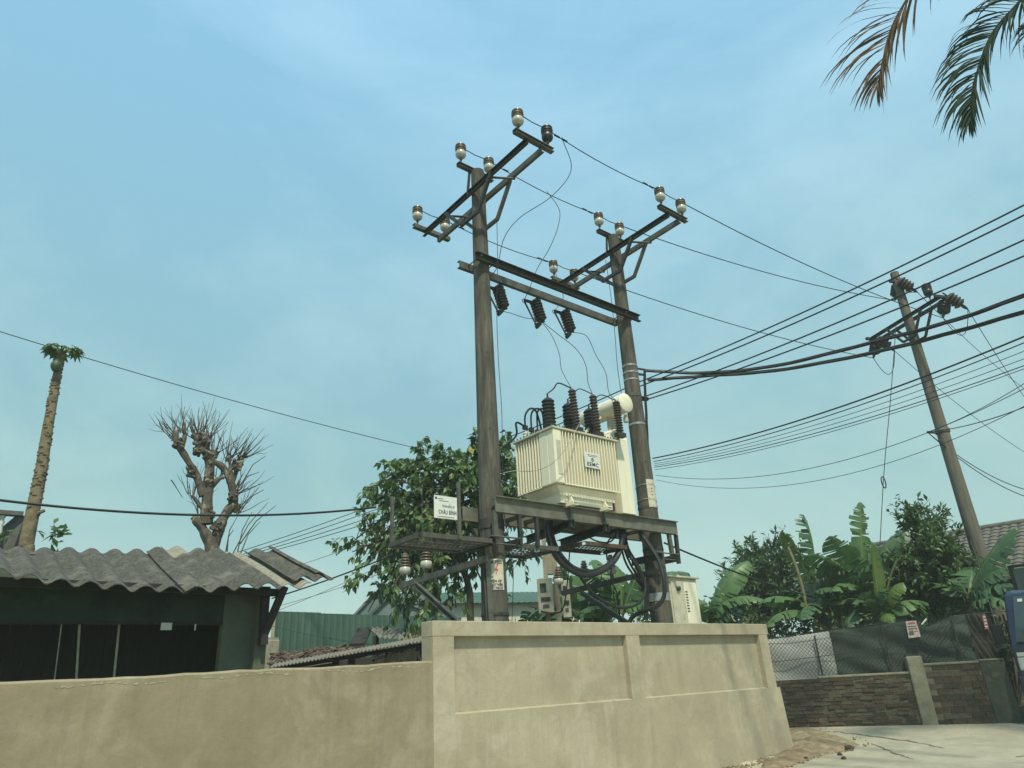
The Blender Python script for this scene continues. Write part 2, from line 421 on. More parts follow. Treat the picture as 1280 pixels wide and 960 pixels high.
material('leaf_mid', (0.145, 0.238, 0.076), (0.085, 0.155, 0.052), 2.2, 4, 0.45, trans=0.38, spec=0.45)
material('leaf_lime', (0.16, 0.215, 0.055), (0.10, 0.15, 0.04), 2.2, 4, 0.45, trans=0.3)
material('leaf_dark', (0.086, 0.145, 0.052), (0.048, 0.090, 0.035), 1.8, 4, 0.45, trans=0.28, spec=0.45)
material('leaf_citrus', (0.100, 0.165, 0.050), (0.056, 0.102, 0.033), 2.2, 4, 0.4, trans=0.28, spec=0.5)
material('leaf_banana', (0.118, 0.205, 0.070), (0.074, 0.148, 0.050), 3, 4, 0.42, trans=0.3, stretch=(1, 1, 1))
material('leaf_banana_deep', (0.078, 0.150, 0.060), (0.048, 0.104, 0.042), 3, 4, 0.42, trans=0.22)
material('leaf_banana_young', (0.13, 0.20, 0.045), (0.095, 0.15, 0.035), 3, 4, 0.42, trans=0.35)
material('midrib', (0.16, 0.20, 0.075), (0.11, 0.14, 0.05), 6, 4, 0.6)
material('banana_stem', (0.14, 0.15, 0.065), (0.08, 0.07, 0.035), 6, 5, 0.7, stretch=(4, 4, 0.6))
material('leaf_yellow', (0.42, 0.36, 0.06), (0.34, 0.28, 0.05), 6, 4, 0.6, trans=0.25)
material('palm_green', (0.026, 0.052, 0.026), (0.015, 0.032, 0.018), 6, 4, 0.75, trans=0.15, spec=0.15)
material('palm_dry', (0.16, 0.095, 0.048), (0.085, 0.055, 0.032), 6, 4, 0.85, trans=0.2, spec=0.15)
material('palm_trunk', (0.20, 0.18, 0.14), (0.13, 0.115, 0.09), 5, 6, 0.95, bump=0.5, bscale=20)
material('fruit', (0.055, 0.095, 0.045), (0.035, 0.065, 0.03), 6, 4, 0.5)
material('truck_blue', (0.009, 0.019, 0.052), (0.007, 0.015, 0.042), 3, 4, 0.35, spec=0.5, coat=0.4)
material('truck_black', (0.012, 0.012, 0.012), (0.008, 0.008, 0.008), 8, 4, 0.6)
material('truck_glass', (0.05, 0.065, 0.06), (0.035, 0.05, 0.045), 2, 3, 0.06, spec=0.8)
material('headlamp', (0.55, 0.56, 0.53), (0.42, 0.43, 0.40), 5, 3, 0.15, spec=0.8)
material('chrome_grey', (0.40, 0.41, 0.41), (0.3, 0.3, 0.3), 8, 4, 0.3, metal=0.6)
material('balcony_grey', (0.13, 0.125, 0.115), (0.08, 0.077, 0.07), 5, 7, 0.9, c3=(0.24, 0.22, 0.20), s3=4, p3=(0.6, 0.75))

# ------------------------------------------------------------------ ground, road
def sstep(a, b, x):
    t = max(0.0, min(1.0, (x-a)/(b-a))); return t*t*(3-2*t)
def gz(x, y):
    s = y*0.92 + x*0.12
    return 0.42*sstep(11.0, 17.5, s)
def sheet(name, x0, x1, nx, y0, y1, ny, mat, dz, inside=None):
    m = MB(); idx = {}
    for j in range(ny+1):
        for i in range(nx+1):
            x = x0+(x1-x0)*i/nx; y = y0+(y1-y0)*j/ny
            m.v.append(Vector((x, y, gz(x, y)+dz)))
    for j in range(ny):
        for i in range(nx):
            a = j*(nx+1)+i
            m.f.append((a, a+1, a+nx+2, a+nx+1))
    o = m.raw(name, mat, smooth=True); o['kind'] = 'structure'; return o
# one sheet out to the horizon: fine near the camera, coarse beyond
m = MB()
xs = [-900, -300, -100, -50] + [-30 + 2*i for i in range(36)] + [60, 120, 300, 900]
ys = [-900, -300, -100, -40, -15] + [-6 + 1.0*i for i in range(34)] + [34, 45, 70, 120, 300, 900]
for y in ys:
    for x in xs: m.v.append(Vector((x, y, gz(x, y))))
n = len(xs)
for j in range(len(ys)-1):
    for i in range(n-1): m.f.append((j*n+i, j*n+i+1, j*n+n+i+1, j*n+n+i))
m.raw('ground', 'earth', smooth=True)['kind'] = 'structure'
# concrete road in front of the walls; its far edge follows the brick wall foot
BWa = atz(972, 900.5, 0.40); BWp = atz(1160, 893.5, 0.40); BWb = atz(1232, 887.5, 0.40)
wd = (BWp - BWa); wd.z = 0; wd.normalize()
wn = Vector((wd.y, -wd.x, 0))             # towards the road
far_l = BWa - wd*6.0 ; far_r = BWp + wd*22.0
m = MB(); NX, NY = 90, 110
near_l = Vector((-16.5, -6.2, 0)); near_r = Vector((30, -9, 0))
for j in range(NY+1):
    t = j/NY
    for i in range(NX+1):
        s = i/NX
        p = near_l.lerp(near_r, s).lerp(far_l.lerp(far_r, s) + wn*0.02, t)
        m.v.append(Vector((p.x, p.y, gz(p.x, p.y)+0.008)))
for j in range(NY):
    for i in range(NX):
        a = j*(NX+1)+i; m.f.append((a, a+1, a+NX+2, a+NX+1))
m.raw('road', 'road', smooth=True)['kind'] = 'structure'
def ground_hit(px, py):
    r = ray(px, py); t = 4.0
    while t < 60:
        p = CAM + r*t
        if p.z <= gz(p.x, p.y): break
        t += .02
    return p
# joints and cracks in the concrete
def crack(name, pxs, wdt):
    m = MB(); P = []
    for px, py in pxs:
        P.append(ground_hit(px, py))
    Q = []
    for a, b in zip(P[:-1], P[1:]):
        for k in range(8):
            q = a.lerp(b, k/8); q += Vector((RND.uniform(-1, 1), RND.uniform(-1, 1), 0))*0.03; Q.append(q)
    Q.append(P[-1])
    for k, q in enumerate(Q):
        d = (Q[min(k+1, len(Q)-1)] - Q[max(k-1, 0)]); d.z = 0; d.normalize(); nrm = Vector((-d.y, d.x, 0))
        wv = wdt*(0.35+0.65*math.sin(math.pi*(k+0.4)/(len(Q)+0.2)))*RND.uniform(0.5, 1.3)
        for sg in (-1, 1):
            c = q + nrm*sg*wv; m.v.append(Vector((c.x, c.y, gz(c.x, c.y)+0.016)))
    for k in range(len(Q)-1): m.f.append((2*k, 2*k+1, 2*k+3, 2*k+2))
    o = m.raw(name, 'crack'); o['kind'] = 'structure'
crack('road_crack', [(1040, 915), (1090, 921), (1140, 928), (1180, 936)], 0.028)
crack('road_crack', [(1088, 930), (1112, 940), (1142, 950)], 0.022)
crack('road_crack', [(1060, 909), (1095, 903), (1130, 900)], 0.012)
crack('road_crack', [(985, 916), (1040, 916)], 0.016)

# ------------------------------------------------------------------ plastered walls in front of the substation
VF = 0.535          # road-side face
wall = thing('plastered_wall', 'tall pale cement plastered wall with two recessed panels in front of the transformer', 'wall', W(2.1, 0.4, 0))
ZT = 2.07
m = MB()
m.ubox(-1.34, 5.55, 0.29, 0.455, -0.3, 1.90)                                   # core, back of the panels
m.build('wall_core', 'plaster', wall)
def panel_piece(u0, u1, z0, z1, v1=VF, name='frame', bev=0.0):
    return MB().ubox(u0, u1, 0.4555, v1, z0, z1).build(name, 'plaster', wall, bevel=bev)
MB().ubox(-1.342, 5.60, 0.28, VF+.001, 1.893, ZT).build('coping', 'plaster', wall, bevel=0.007)
panel_piece(-1.34, -1.045, 1.045, 1.893, name='pilaster')
panel_piece(1.955, 2.235, 1.045, 1.893, name='pilaster')
panel_piece(5.30, 5.55, 1.045, 1.893, name='pilaster')
# lower apron, slightly proud, its right end battered outward
m = MB()
vs = [W(-1.34, 0.4555, -0.3), W(5.72, 0.30, -0.3), W(5.64, 0.30, 1.2), W(5.64, VF+.01, 1.2), W(5.72, VF+0.02, -0.3)]
m.add([W(-1.34, 0.4558, -0.3), W(5.76, 0.4558, -0.3), W(5.76, VF+0.012, -0.3), W(-1.34, VF+0.004, -0.3),
       W(-1.34, 0.4558, 1.0445), W(5.66, 0.4558, 1.0445), W(5.66, VF, 1.0445), W(-1.34, VF, 1.0445)],
      [(0,1,2,3),(4,7,6,5),(0,4,5,1),(3,2,6,7),(0,3,7,4),(1,5,6,2)])
m.build('apron', 'plaster', wall)
m = MB()
m.add([W(5.551, 0.29, -0.3), W(5.76, 0.29, -0.3), W(5.76, 0.4555, -0.3), W(5.551, 0.4555, -0.3),
       W(5.551, 0.29, 1.24), W(5.655, 0.29, 1.24), W(5.655, VF-.05, 1.24), W(5.551, VF-.05, 1.24)],
      [(0,1,2,3),(4,7,6,5),(0,4,5,1),(3,2,6,7),(0,3,7,4),(1,5,6,2)])
m.build('end_buttress', 'plaster', wall, bevel=0.01)
for ua, ub in ((-1.044, 1.954), (2.236, 5.299)):
    MB().add([W(ua, .4556, 1.045), W(ub, .4556, 1.045), W(ub, VF-.002, 1.045), W(ua, VF-.002, 1.045), W(ua, .4556, 1.062), W(ub, .4556, 1.062)], [(0,1,2,3),(0,4,5,1),(3,2,5,4),(0,3,4),(1,5,2)]).build('panel_sill', 'plaster', wall)
# crumbly mortar skirt at the foot by the corner
m = MB()
for k in range(26):
    u = 4.2 + 1.6*k/25; 
    c = W(u, VF+0.06+RND.uniform(0, .03), 0.01); 
    m.lathe([(0.10, -0.05), (0.085*RND.uniform(.7, 1.2), 0.015), (0.03, 0.04*RND.uniform(.6, 1.5))], c, Z3, 7)
m.build('mortar_skirt', 'plaster', wall)
# low wall
low = thing('boundary_wall', 'long low plastered wall with a white streaked top, in front of the shed', 'wall', W(-5, 0.4, 0))
N = 60; m = MB()
prof_noise = [RND.uniform(-1, 1) for _ in range(N+1)]
def low_top(u): return 1.628 - 0.0165*(-1.3-u) + 0.006*math.sin(u*3.1)
u0, u1 = -11.5, -1.343
for k in range(N+1):
    u = u0+(u1-u0)*k/N; zt = low_top(u)+0.006*prof_noise[k]
    m.v += [W(u, 0.33, -0.3), W(u, VF, -0.3), W(u, VF, zt-0.02), W(u, VF-0.025, zt), W(u, 0.35, zt), W(u, 0.33, zt-0.02)]
for k in range(N):
    a = k*6
    for j in range(6): m.f.append((a+j, a+(j+1) % 6, a+6+(j+1) % 6, a+6+j))
m.f.append((0,1,2,3,4,5)); e = N*6; m.f.append((e,e+1,e+2,e+3,e+4,e+5))
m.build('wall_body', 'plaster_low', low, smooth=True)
# lime streak smeared just under the top edge
m = MB()
for (ua, ub) in ((-5.1, -4.2), (-4.0, -2.9), (-2.7, -1.5)):
    K = 46
    for k in range(K+1):
        t = k/K; u = ua+(ub-ua)*t
        zc = low_top(u) - 0.050 + 0.012*math.sin(u*9) + RND.uniform(-.006, .006)
        hw = (0.009*math.sin(math.pi*t)**0.4)*max(0, RND.uniform(-.6, 1.5)) + 0.0003
        m.v += [W(u, VF+0.003, zc-hw), W(u, VF+0.003, zc+hw)]
        if k: 
            b = len(m.v); m.f.append((b-4, b-2, b-1, b-3))
m.build('lime_streak', 'lime', low)

# soil and clods by the wall corner
m = MB(); c0 = W(5.9, 0.75, 0); K = 40
m.v.append(Vector((c0.x, c0.y, 0.0)))
R_ = 7
ring = []
Lp = [(930, 985), (960, 945), (975, 916), (1010, 911), (1035, 917), (1062, 925), (1075, 932), (1055, 940), (1030, 945), (1010, 952), (980, 962), (950, 975)]
LP = []
for px, py in Lp:
    LP.append(ground_hit(px, py))
LPs = smooth_path(LP + [LP[0]], 5)[:-1]
cen = sum(LPs, Vector())/len(LPs)
def in_poly(x, y):
    c = False; n = len(LPs)
    for i in range(n):
        a, b = LPs[i], LPs[i-1]
        if (a.y > y) != (b.y > y) and x < (b.x-a.x)*(y-a.y)/(b.y-a.y)+a.x: c = not c
    return c
def edge_d(x, y):
    best = 9
    for i in range(len(LPs)):
        a, b = LPs[i], LPs[i-1]; dx, dy = b.x-a.x, b.y-a.y; t = max(0, min(1, ((x-a.x)*dx+(y-a.y)*dy)/(dx*dx+dy*dy+1e-9)))
        best = min(best, math.hypot(x-a.x-dx*t, y-a.y-dy*t))
    return best
m = MB(); stp = .07; gx0 = min(p.x for p in LPs); gy0 = min(p.y for p in LPs); nxg = int((max(p.x for p in LPs)-gx0)/stp)+2; nyg = int((max(p.y for p in LPs)-gy0)/stp)+2
vid = {}
for j in range(nyg):
    for i in range(nxg):
        x = gx0+i*stp+RND.uniform(-.02, .02); y = gy0+j*stp+RND.uniform(-.02, .02)
        ins_ = in_poly(x, y); d_ = edge_d(x, y)
        if ins_ or d_ < .10:
            h = .012 + min(.07, d_*.13)*RND.uniform(.55, 1.3) if ins_ else -.02
            vid[(i, j)] = len(m.v); m.v.append(Vector((x, y, gz(x, y)+h)))
for j in range(nyg-1):
    for i in range(nxg-1):
        q = [(i, j), (i+1, j), (i+1, j+1), (i, j+1)]
        if all(k in vid for k in q): m.f.append(tuple(vid[k] for k in q))
o = m.raw('soil_patch', 'soil', smooth=True); o['kind'] = 'structure'
CL = [((1062, 939), .075, 'largest dark soil clod lying on the concrete near the soil patch'), ((1050, 945), .045, 'small dark soil clod left of the largest clod on the concrete'),
      ((1055, 950), .04, 'small dark soil clod in front of the largest clod on the concrete'), ((1008, 950), .04, 'small dark soil clod nearest the wall corner'),
      ((1160, 905), .035, 'tiny dark clod far out on the concrete road')]
for (px, py), r, lb in CL:
    p = ground_hit(px, py)
    bm = bmesh.new(); bmesh.ops.create_icosphere(bm, subdivisions=2, radius=r)
    for v in bm.verts: v.co *= RND.uniform(.75, 1.15); v.co.z *= .75
    me = bpy.data.meshes.new('dirt_clod'); bm.to_mesh(me); bm.free(); me.materials.append(MAT['clod'])
    o = bpy.data.objects.new('dirt_clod', me); COL.objects.link(o); o.location = (p.x, p.y, gz(p.x, p.y)+r*.5)
    tag(o, lb, 'clod', 'soil clods on the road')

# loose grit along the wall foot and over the soil
m = MB()
for k in range(900):
    if k < 420: p = W(RND.uniform(3.6, 6.1), VF + abs(RND.gauss(0, .22)) + .03, 0)
    else:
        q = LPs[RND.randrange(len(LPs))]; p = cen.lerp(q, RND.uniform(.2, 1.25))
    r = RND.uniform(.006, .02) if k % 9 else RND.uniform(.02, .035); z = gz(p.x, p.y) + .012
    c = Vector((p.x, p.y, z + r*.3)); a = RND.uniform(0, 6.28); e1 = Vector((math.cos(a), math.sin(a), 0))*r; e2 = Vector((-math.sin(a), math.cos(a), 0))*r*.75
    m.add([c-e1, c-e2, c+e1, c+e2, c+Z3*r*.8, c-Z3*r], [(0,1,4),(1,2,4),(2,3,4),(3,0,4),(1,0,5),(2,1,5),(3,2,5),(0,3,5)])
tag(m.raw('loose_grit', 'soil', kind='stuff'), 'loose grit and crumbs of mortar scattered at the wall corner', 'grit')
# ------------------------------------------------------------------ insulators
def pin_insulator_meshes():
    bowl = MB().lathe([(0.020, 0.0), (0.055, 0.004), (0.088, 0.03), (0.102, 0.07), (0.100, 0.115), (0.085, 0.15), (0.05, 0.16)], (0, 0, 0), Z3, 20)
    cap = MB().lathe([(0.06, 0.135), (0.098, 0.14), (0.104, 0.165), (0.092, 0.18), (0.092, 0.19), (0.106, 0.205), (0.106, 0.225), (0.092, 0.237), (0.092, 0.247),
                      (0.104, 0.262), (0.10, 0.285), (0.07, 0.30), (0.03, 0.305)], (0, 0, 0), Z3, 20)
    pin = MB().lathe([(0.016, -0.16), (0.016, -0.06), (0.028, -0.05), (0.028, 0.01)], (0, 0, 0), Z3, 8)
    return bowl, cap, pin
INS = {}
def insulator(parent, loc, dark=False, rot=None, scale=1.0, post=False):
    key = 'p' if post else ('d' if dark else 'l')
    if key not in INS:
        b, c, p = pin_insulator_meshes()
        if post:
            b = MB().lathe([(.03, 0), (.07, .006), (.092, .04), (.097, .075), (.088, .115), (.06, .14)], (0, 0, 0), Z3, 20)
            pr_ = [(.055, .125)]
            for k in range(4): pr_ += [(.060-.004*k, .135+.048*k), (.098-.010*k, .148+.048*k), (.095-.010*k, .156+.048*k), (.058-.004*k, .172+.048*k)]
            c = MB().lathe(pr_ + [(.045, .335), (.04, .36), (.02, .365)], (0, 0, 0), Z3, 20)
        INS[key] = []
        for mb, nm, mt in ((b, 'insulator', 'bushing_dark' if dark else 'porcelain_white'), (c, 'insulator_cap', 'bushing_dark' if dark else 'porcelain_brown'), (p, 'pin', 'steel_galv')):
            o = mb.build(nm, mt, None, smooth=True); INS[key].append(o.data); bpy.data.objects.remove(o)
    root = None
    for i, nm in enumerate(('insulator', 'insulator_cap', 'pin')):
        o = bpy.data.objects.new(nm, INS[key][i]); COL.objects.link(o)
        if i == 0:
            o.parent = parent; o.location = Vector(loc) - ORG[parent.name]; o.scale = (scale,)*3
            if rot: o.rotation_euler = rot
            root = o; ORG[o.name] = Vector(loc)
        else: o.parent = root
    return root

# ------------------------------------------------------------------ the two substation poles
def pole_at(u, label, ztop, zca, dark_last):
    t = thing('utility_pole', label, 'pole', W(u, 0, 0), 'poles of the transformer station')
    m = MB(); K = 14
    m.lathe([(0.205 - (0.205-0.115)*k/K, -0.3 + (ztop+0.3)*k/K) for k in range(K+1)], W(u, 0, 0), Z3, 24)
    m.build('shaft', 'pole_concrete', t, smooth=True)
    # bolt holes cast into the concrete, their shade drawn as black discs
    for k in range(5):
        z = ztop - 1.1 - k*1.25; rr = 0.205 - 0.09*(z+.3)/(ztop+.3)
        dirv = (V3*0.9 - U3*0.45).normalized()
        MB().lathe([(0.014, 0), (0.014, 0.006)], W(u, 0, z) + dirv*(rr-0.003), dirv, 8).build('bolt_hole', 'rubber_black', t)
    for s in (-1, 1):
        p0 = W(u + s*0.165, -1.52, zca); p1 = W(u + s*0.165, 1.52, zca)
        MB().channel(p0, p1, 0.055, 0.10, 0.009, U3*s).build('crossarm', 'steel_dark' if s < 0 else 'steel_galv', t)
        zb = zca-0.56
        pts = [W(u + s*.20, -0.72, zca-0.03), W(u + s*.20, -0.24, zb), W(u + s*.20, 0.24, zb), W(u + s*.20, 0.62, zca-0.03)]
        b = MB()
        for a, c in zip(pts[:-1], pts[1:]):
            e = (c-a).normalized()*0.02
            b.bar(a-e, c+e, 0.05, 0.06, U3.cross((c-a).normalized()))
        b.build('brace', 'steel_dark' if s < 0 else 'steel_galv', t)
    for vv in (-1.50, 1.50):
        MB().channel(W(u-.40, vv, zca+0.095), W(u+.40, vv, zca+0.095), 0.09, 0.075, 0.009, V3*(1 if vv > 0 else -1)).build('end_bracket', 'steel_galv', t)
    for vv in (-0.62, 0.66):    # spacer flats between the two arms
        MB().bar(W(u-.19, vv-.1, zca-0.075), W(u+.19, vv+.12, zca-0.075), 0.05, 0.012).build('spacer', 'steel_galv', t)
    MB().channel(W(u-.38, -0.06, ztop+0.035), W(u+.38, -0.06, ztop+0.035), 0.09, 0.07, 0.009, V3).build('top_bracket', 'steel_galv', t)
    for s in (-1, 1):
        MB().bar(W(u+s*.13, -0.06, ztop+.0), W(u+s*.19, -0.06, zca-.04), 0.05, 0.012, V3).build('bracket_strap', 'steel_dark', t)
    tops = []
    for vv, zz in ((1.50, zca+0.13), (-0.06, ztop+0.07), (-1.50, zca+0.13)):
        for s in (-1, 1):
            dk = dark_last and vv > 1 and s > 0
            lc = W(u+s*.31, vv, zz+0.13)
            insulator(t, lc, dk, scale=.93)
            tops.append(lc + Z3*0.25)
    # clamp bands
    return t, tops
pole_l, topsL = pole_at(0.0, 'left concrete pole of the transformer station, with the yellowed danger plate', 9.67, 9.165, True)
pole_r, topsR = pole_at(SPAN, 'right concrete pole of the transformer station, beside the cream cable duct', 9.66, 9.22, False)
def rad_at(z): return 0.205 - 0.09*(z+.3)/9.98
def band(parent, u, z, h, mat='steel_galv', extra=0.006):
    r = rad_at(z)+extra
    MB().lathe([(r-.004, -h/2), (r, -h/2+.002), (r, h/2-.002), (r-.004, h/2)], W(u, 0, z), Z3, 24).build('band', mat, parent, smooth=True)
for z in (6.72, 6.58, 6.43): band(pole_r, SPAN, z, 0.035, 'aluminium')
band(pole_r, SPAN, 5.55, 0.04, 'aluminium'); band(pole_r, SPAN, 4.02, 0.05, 'steel_rust'); band(pole_r, SPAN, 2.52, 0.13, 'aluminium')
band(pole_r, SPAN, 6.12, 0.06, 'steel_galv'); band(pole_l, 0, 3.42, 0.14, 'steel_dark', .012); band(pole_l, 0, 2.20, 0.04, 'steel_dark', .01)
band(pole_r, SPAN, 3.30, 0.05, 'steel_dark')

# ------------------------------------------------------------------ fuse beams and fuses
fb = thing('fuse_beam', 'pair of long steel channels bridging the two poles above the transformer', 'steel beam', W(1.7, 0, 7.7))
MB().channel(W(-.24, .185, 7.75), W(3.70, .185, 7.75), 0.07, 0.14, 0.01, V3).build('beam', 'steel_dark', fb)
MB().channel(W(-.34, -.175, 7.73), W(3.42, -.175, 7.73), 0.07, 0.13, 0.01, -V3).build('beam', 'steel_galv', fb)
for u in (0, SPAN):
    r = rad_at(7.75)
    for s in (-1, 1):
        MB().tube([W(u+s*(r+.03), .24, 7.75), W(u+s*(r+.03), -.24, 7.75)], 0.011, 6).build('clamp_bolt', 'steel_galv', fb)
FZ = []
def fuse(u, label):
    z0 = 7.62
    t = thing('cutout_fuse', label, 'fuse', W(u, -.26, z0), 'cutout fuses under the beam')
    tilt = (-Z3 + U3*0.22 + V3*0.10).normalized()
    top = W(u, -.28, z0+0.02)
    prof = []
    n = 7; Ln = 0.40
    prof.append((0.035, -0.03))
    for k in range(n):
        h = Ln*k/n; prof += [(0.075, h), (0.108, h+Ln/n*0.35), (0.108, h+Ln/n*.55), (0.078, h+Ln/n*.9)]
    prof.append((0.03, Ln+.02))
    MB().lathe(prof, top, tilt, 16).build('fuse_insulator', 'bushing_dark', t, smooth=True)
    MB().bar(top - tilt*.0, W(u, -.19, 7.665), 0.05, 0.03).build('hanger', 'steel_galv', t)
    mid = top + tilt*0.05
    arm_t = mid - U3*0.27 - Z3*0.02; 
    bot = top + tilt*(Ln+0.03); arm_b = bot - U3*0.14 - Z3*0.10
    MB().bar(mid, arm_t, 0.035, 0.045).build('upper_contact', 'steel_dark', t)
    MB().bar(top - U3*.02, top + U3*0.16 - Z3*.02, 0.035, 0.045).build('upper_bracket', 'steel_dark', t)
    MB().bar(bot - tilt*.02, arm_b, 0.04, 0.05).bar(arm_b - U3*.03, bot+U3*.06+Z3*.03, .03, .03).bar(arm_b-Z3*.05, arm_b+U3*.10+Z3*.06, .05, .06).build('lower_hinge', 'steel_dark', t)
    MB().tube([arm_t - Z3*.02, arm_b], 0.016, 8).build('fuse_tube', 'arrester_grey', t, smooth=True)
    MB().tube([arm_t + Z3*.03, arm_t - U3*.045 + Z3*.0, arm_t - U3*.045 - Z3*.04, arm_t - U3*.01 - Z3*.055], 0.008, 6).build('pull_ring', 'aluminium', t)
    FZ.append((arm_t.copy(), bot.copy()))
fuse(0.55, 'cutout fuse hanging under the beam nearest the left pole')
fuse(1.40, 'middle of the three cutout fuses hanging under the beam')
fuse(2.12, 'cutout fuse hanging under the beam nearest the right pole')

# ------------------------------------------------------------------ transformer platform
pf = thing('transformer_platform', 'heavy steel channel platform between the two poles carrying the transformer', 'platform', W(1.7, 0, 3.6))
MB().channel(W(-.14, .245, 3.645), W(3.80, .245, 3.645), 0.09, 0.20, 0.014, -V3).bar(W(-.14, .30, 3.752), W(3.80, .30, 3.752), .075, .012).build('beam', 'steel_light', pf)
MB().channel(W(-.34, -.255, 3.60), W(3.62, -.255, 3.60), 0.09, 0.20, 0.014, -V3).build('beam', 'steel_light', pf)
for u in (1.22, 1.95):
    MB().channel(W(u, -.72, 3.42), W(u, .40, 3.48), 0.08, 0.12, 0.012, -U3).build('cross_beam', 'steel_dark', pf)
    MB().bar(W(u, .345, 3.44), W(u, .345, 3.80), .06, .012, U3).build('clip_plate', 'steel_galv', pf)
for u in (0.45, 0.8, 2.6, 3.0):
    MB().bar(W(u, -.21, 3.565), W(u, .20, 3.565), 0.06, 0.05).build('tie_bar', 'steel_dark', pf)
for u in (-.12, 3.62):
    for v in (-.25, .25):
        lean = 0.16 if (v < 0 and u < 0) else 0
        MB().channel(W(u-.02-lean*.2, v-lean*.3, 3.56), W(u+lean, v, 3.14), 0.07, 0.05, 0.008, U3, up=V3).build('hanger', 'steel_galv', pf)
for uu in (0.62, 0.30):
    MB().bar(W(uu, .26, 3.54), W(uu, .26, 3.12), 0.05, 0.05, V3).build('hanger', 'steel_dark', pf)
for u0 in (0, SPAN):
    for s in (-1, 1):
        MB().channel(W(u0+s*.215, -.34, 3.13), W(u0+s*.215, .34, 3.13), 0.06, 0.11, 0.009, U3*s).build('collar_beam', 'steel_dark', pf)
    MB().tube([W(u0-.26, .29, 3.10), W(u0+.26, .29, 3.10)], 0.012, 6).tube([W(u0-.26, .29, 3.20), W(u0+.30, .29, 3.20)], 0.012, 6).build('clamp_bolt', 'steel_galv', pf)
MB().channel(W(-.205, .12, 3.11), W(-.165, .17, 0.0), 0.08, 0.06, 0.009, -U3, up=V3).build('support_leg', 'steel_galv', pf)
MB().channel(W(3.80, .24, 3.54), W(3.80, .22, 3.06), 0.06, 0.05, 0.008, U3, up=V3).build('hanger', 'steel_dark', pf)

# rear arms carrying low-voltage insulators
def rear_arm(u0, label, ins):
    t = thing('insulator_arm', label, 'bracket arm', W(u0, -.2, 2.87))
    MB().channel(W(u0, .26, 2.90), W(u0, -2.05, 2.83), 0.055, 0.085, 0.008, U3).build('arm', 'steel_galv' if u0 < 1 else 'steel_dark', t)
    MB().channel(W(u0-.04, -1.55, 2.80), W(u0-.04, -0.12, 1.95), 0.055, 0.075, 0.008, -U3, up=Vector((V3*.51+Z3*.86))).build('strut', 'steel_galv', t)
    for v in ins:
        insulator(t, W(u0, v, 2.99), False, None, .92, True)
rear_arm(-.27, 'steel bracket arm with strut behind the left pole, carrying two standing insulators', (-1.92, -1.30))
rear_arm(SPAN-.27, 'steel bracket arm with strut behind the right pole, carrying three standing insulators', (-2.12, -1.42, -0.75))

# grated walkways
def walkway(name, label, u0, u1, v0, v1, z, rust=False):
    t = thing(name, label, 'walkway', W((u0+u1)/2, (v0+v1)/2, z))
    mt = 'steel_rust' if rust else 'steel_dim'
    for a, b, sd in ((W(u0, v1, z), W(u1, v1, z), -V3), (W(u0, v0, z), W(u1, v0, z), V3)):
        MB().channel(a, b, 0.05, 0.06, 0.006, sd).build('frame', mt, t)
    for u, sd in ((u0, U3), (u1, -U3)):
        MB().channel(W(u, v0+.03, z), W(u, v1-.03, z), 0.05, 0.06, 0.006, sd).build('frame', mt, t)
    m = MB(); k = int((u1-u0)/0.072)
    for i in range(1, k):
        u = u0+(u1-u0)*i/k
        m.bar(W(u, v0+.02, z-0.01), W(u, v1-.02, z-0.01), 0.006, 0.010)
    for j in range(1, 5):
        v = v0+(v1-v0)*j/5
        m.bar(W(u0+.02, v, z-.015), W(u1-.02, v, z-.015), 0.008, 0.010)
    m.build('grating', mt, t)
    return t
wk = walkway('grated_walkway', 'railed steel grating walkway left of the left pole, carrying the station sign', -1.36, -.26, -.48, .32, 3.12)
for (u, v, h) in ((-1.34, -.46, .66), (-.80, .345, .74), (-1.34, .30, .04)):
    MB().channel(W(u, v, 3.10), W(u, v, 3.12+h), 0.04, 0.04, 0.006, U3, up=V3).build('rail_post', 'steel_galv', wk)
def wkwire(p, q, s=.02, r=.0022): MB().tube(sagged(p, q, s, 8), r, 5).build('rail_wire', 'wire_grey', wk)
for zz in (3.74, 3.52, 3.32):
    wkwire(W(-1.34, -.46, zz), W(-1.34, .30, zz)); wkwire(W(-1.34, .30, zz), W(-.80, .345, zz+.05)); wkwire(W(-.80, .345, zz+.06), W(-.17, .16, zz+.04), .04)
MB().tube([W(-1.34, .30, 3.1), W(-1.34, .30, 3.76)], .004, 6).build('rail_post', 'steel_galv', wk)
walkway('grated_walkway', 'dark steel grating walkway between the poles under the transformer', .24, 1.06, -.52, .20, 3.12)
walkway('grated_walkway', 'short rusty tray under the right end of the transformer', 1.62, 2.55, -.36, .20, 3.25, True)

# ------------------------------------------------------------------ text helper
def text_mesh(body, size, align='CENTER', bold=0.0):
    cu = bpy.data.curves.new('txt', 'FONT'); cu.body = body; cu.size = size; cu.align_x = align; cu.align_y = 'CENTER'
    cu.offset = bold; cu.resolution_u = 3; cu.space_character = 1.12
    o = bpy.data.objects.new('txt', cu); COL.objects.link(o)
    dg = bpy.context.evaluated_depsgraph_get(); me = bpy.data.meshes.new_from_object(o.evaluated_get(dg))
    vs = [v.co.copy() for v in me.vertices]; fs = [tuple(p.vertices) for p in me.polygons]
    bpy.data.objects.remove(o); bpy.data.meshes.remove(me)
    return vs, fs
def flat_text(parent, body, size, org, ex, ey, mat, bold=0.0, width=None):
    vs, fs = text_mesh(body, size, bold=bold)
    sx = 1.0
    if width:
        w_ = max(v.x for v in vs)-min(v.x for v in vs); sx = width/w_
    m = MB(); m.add([Vector(org)+ex*(v.x*sx)+ey*v.y for v in vs], fs)
    return m.raw('lettering', mat, parent)

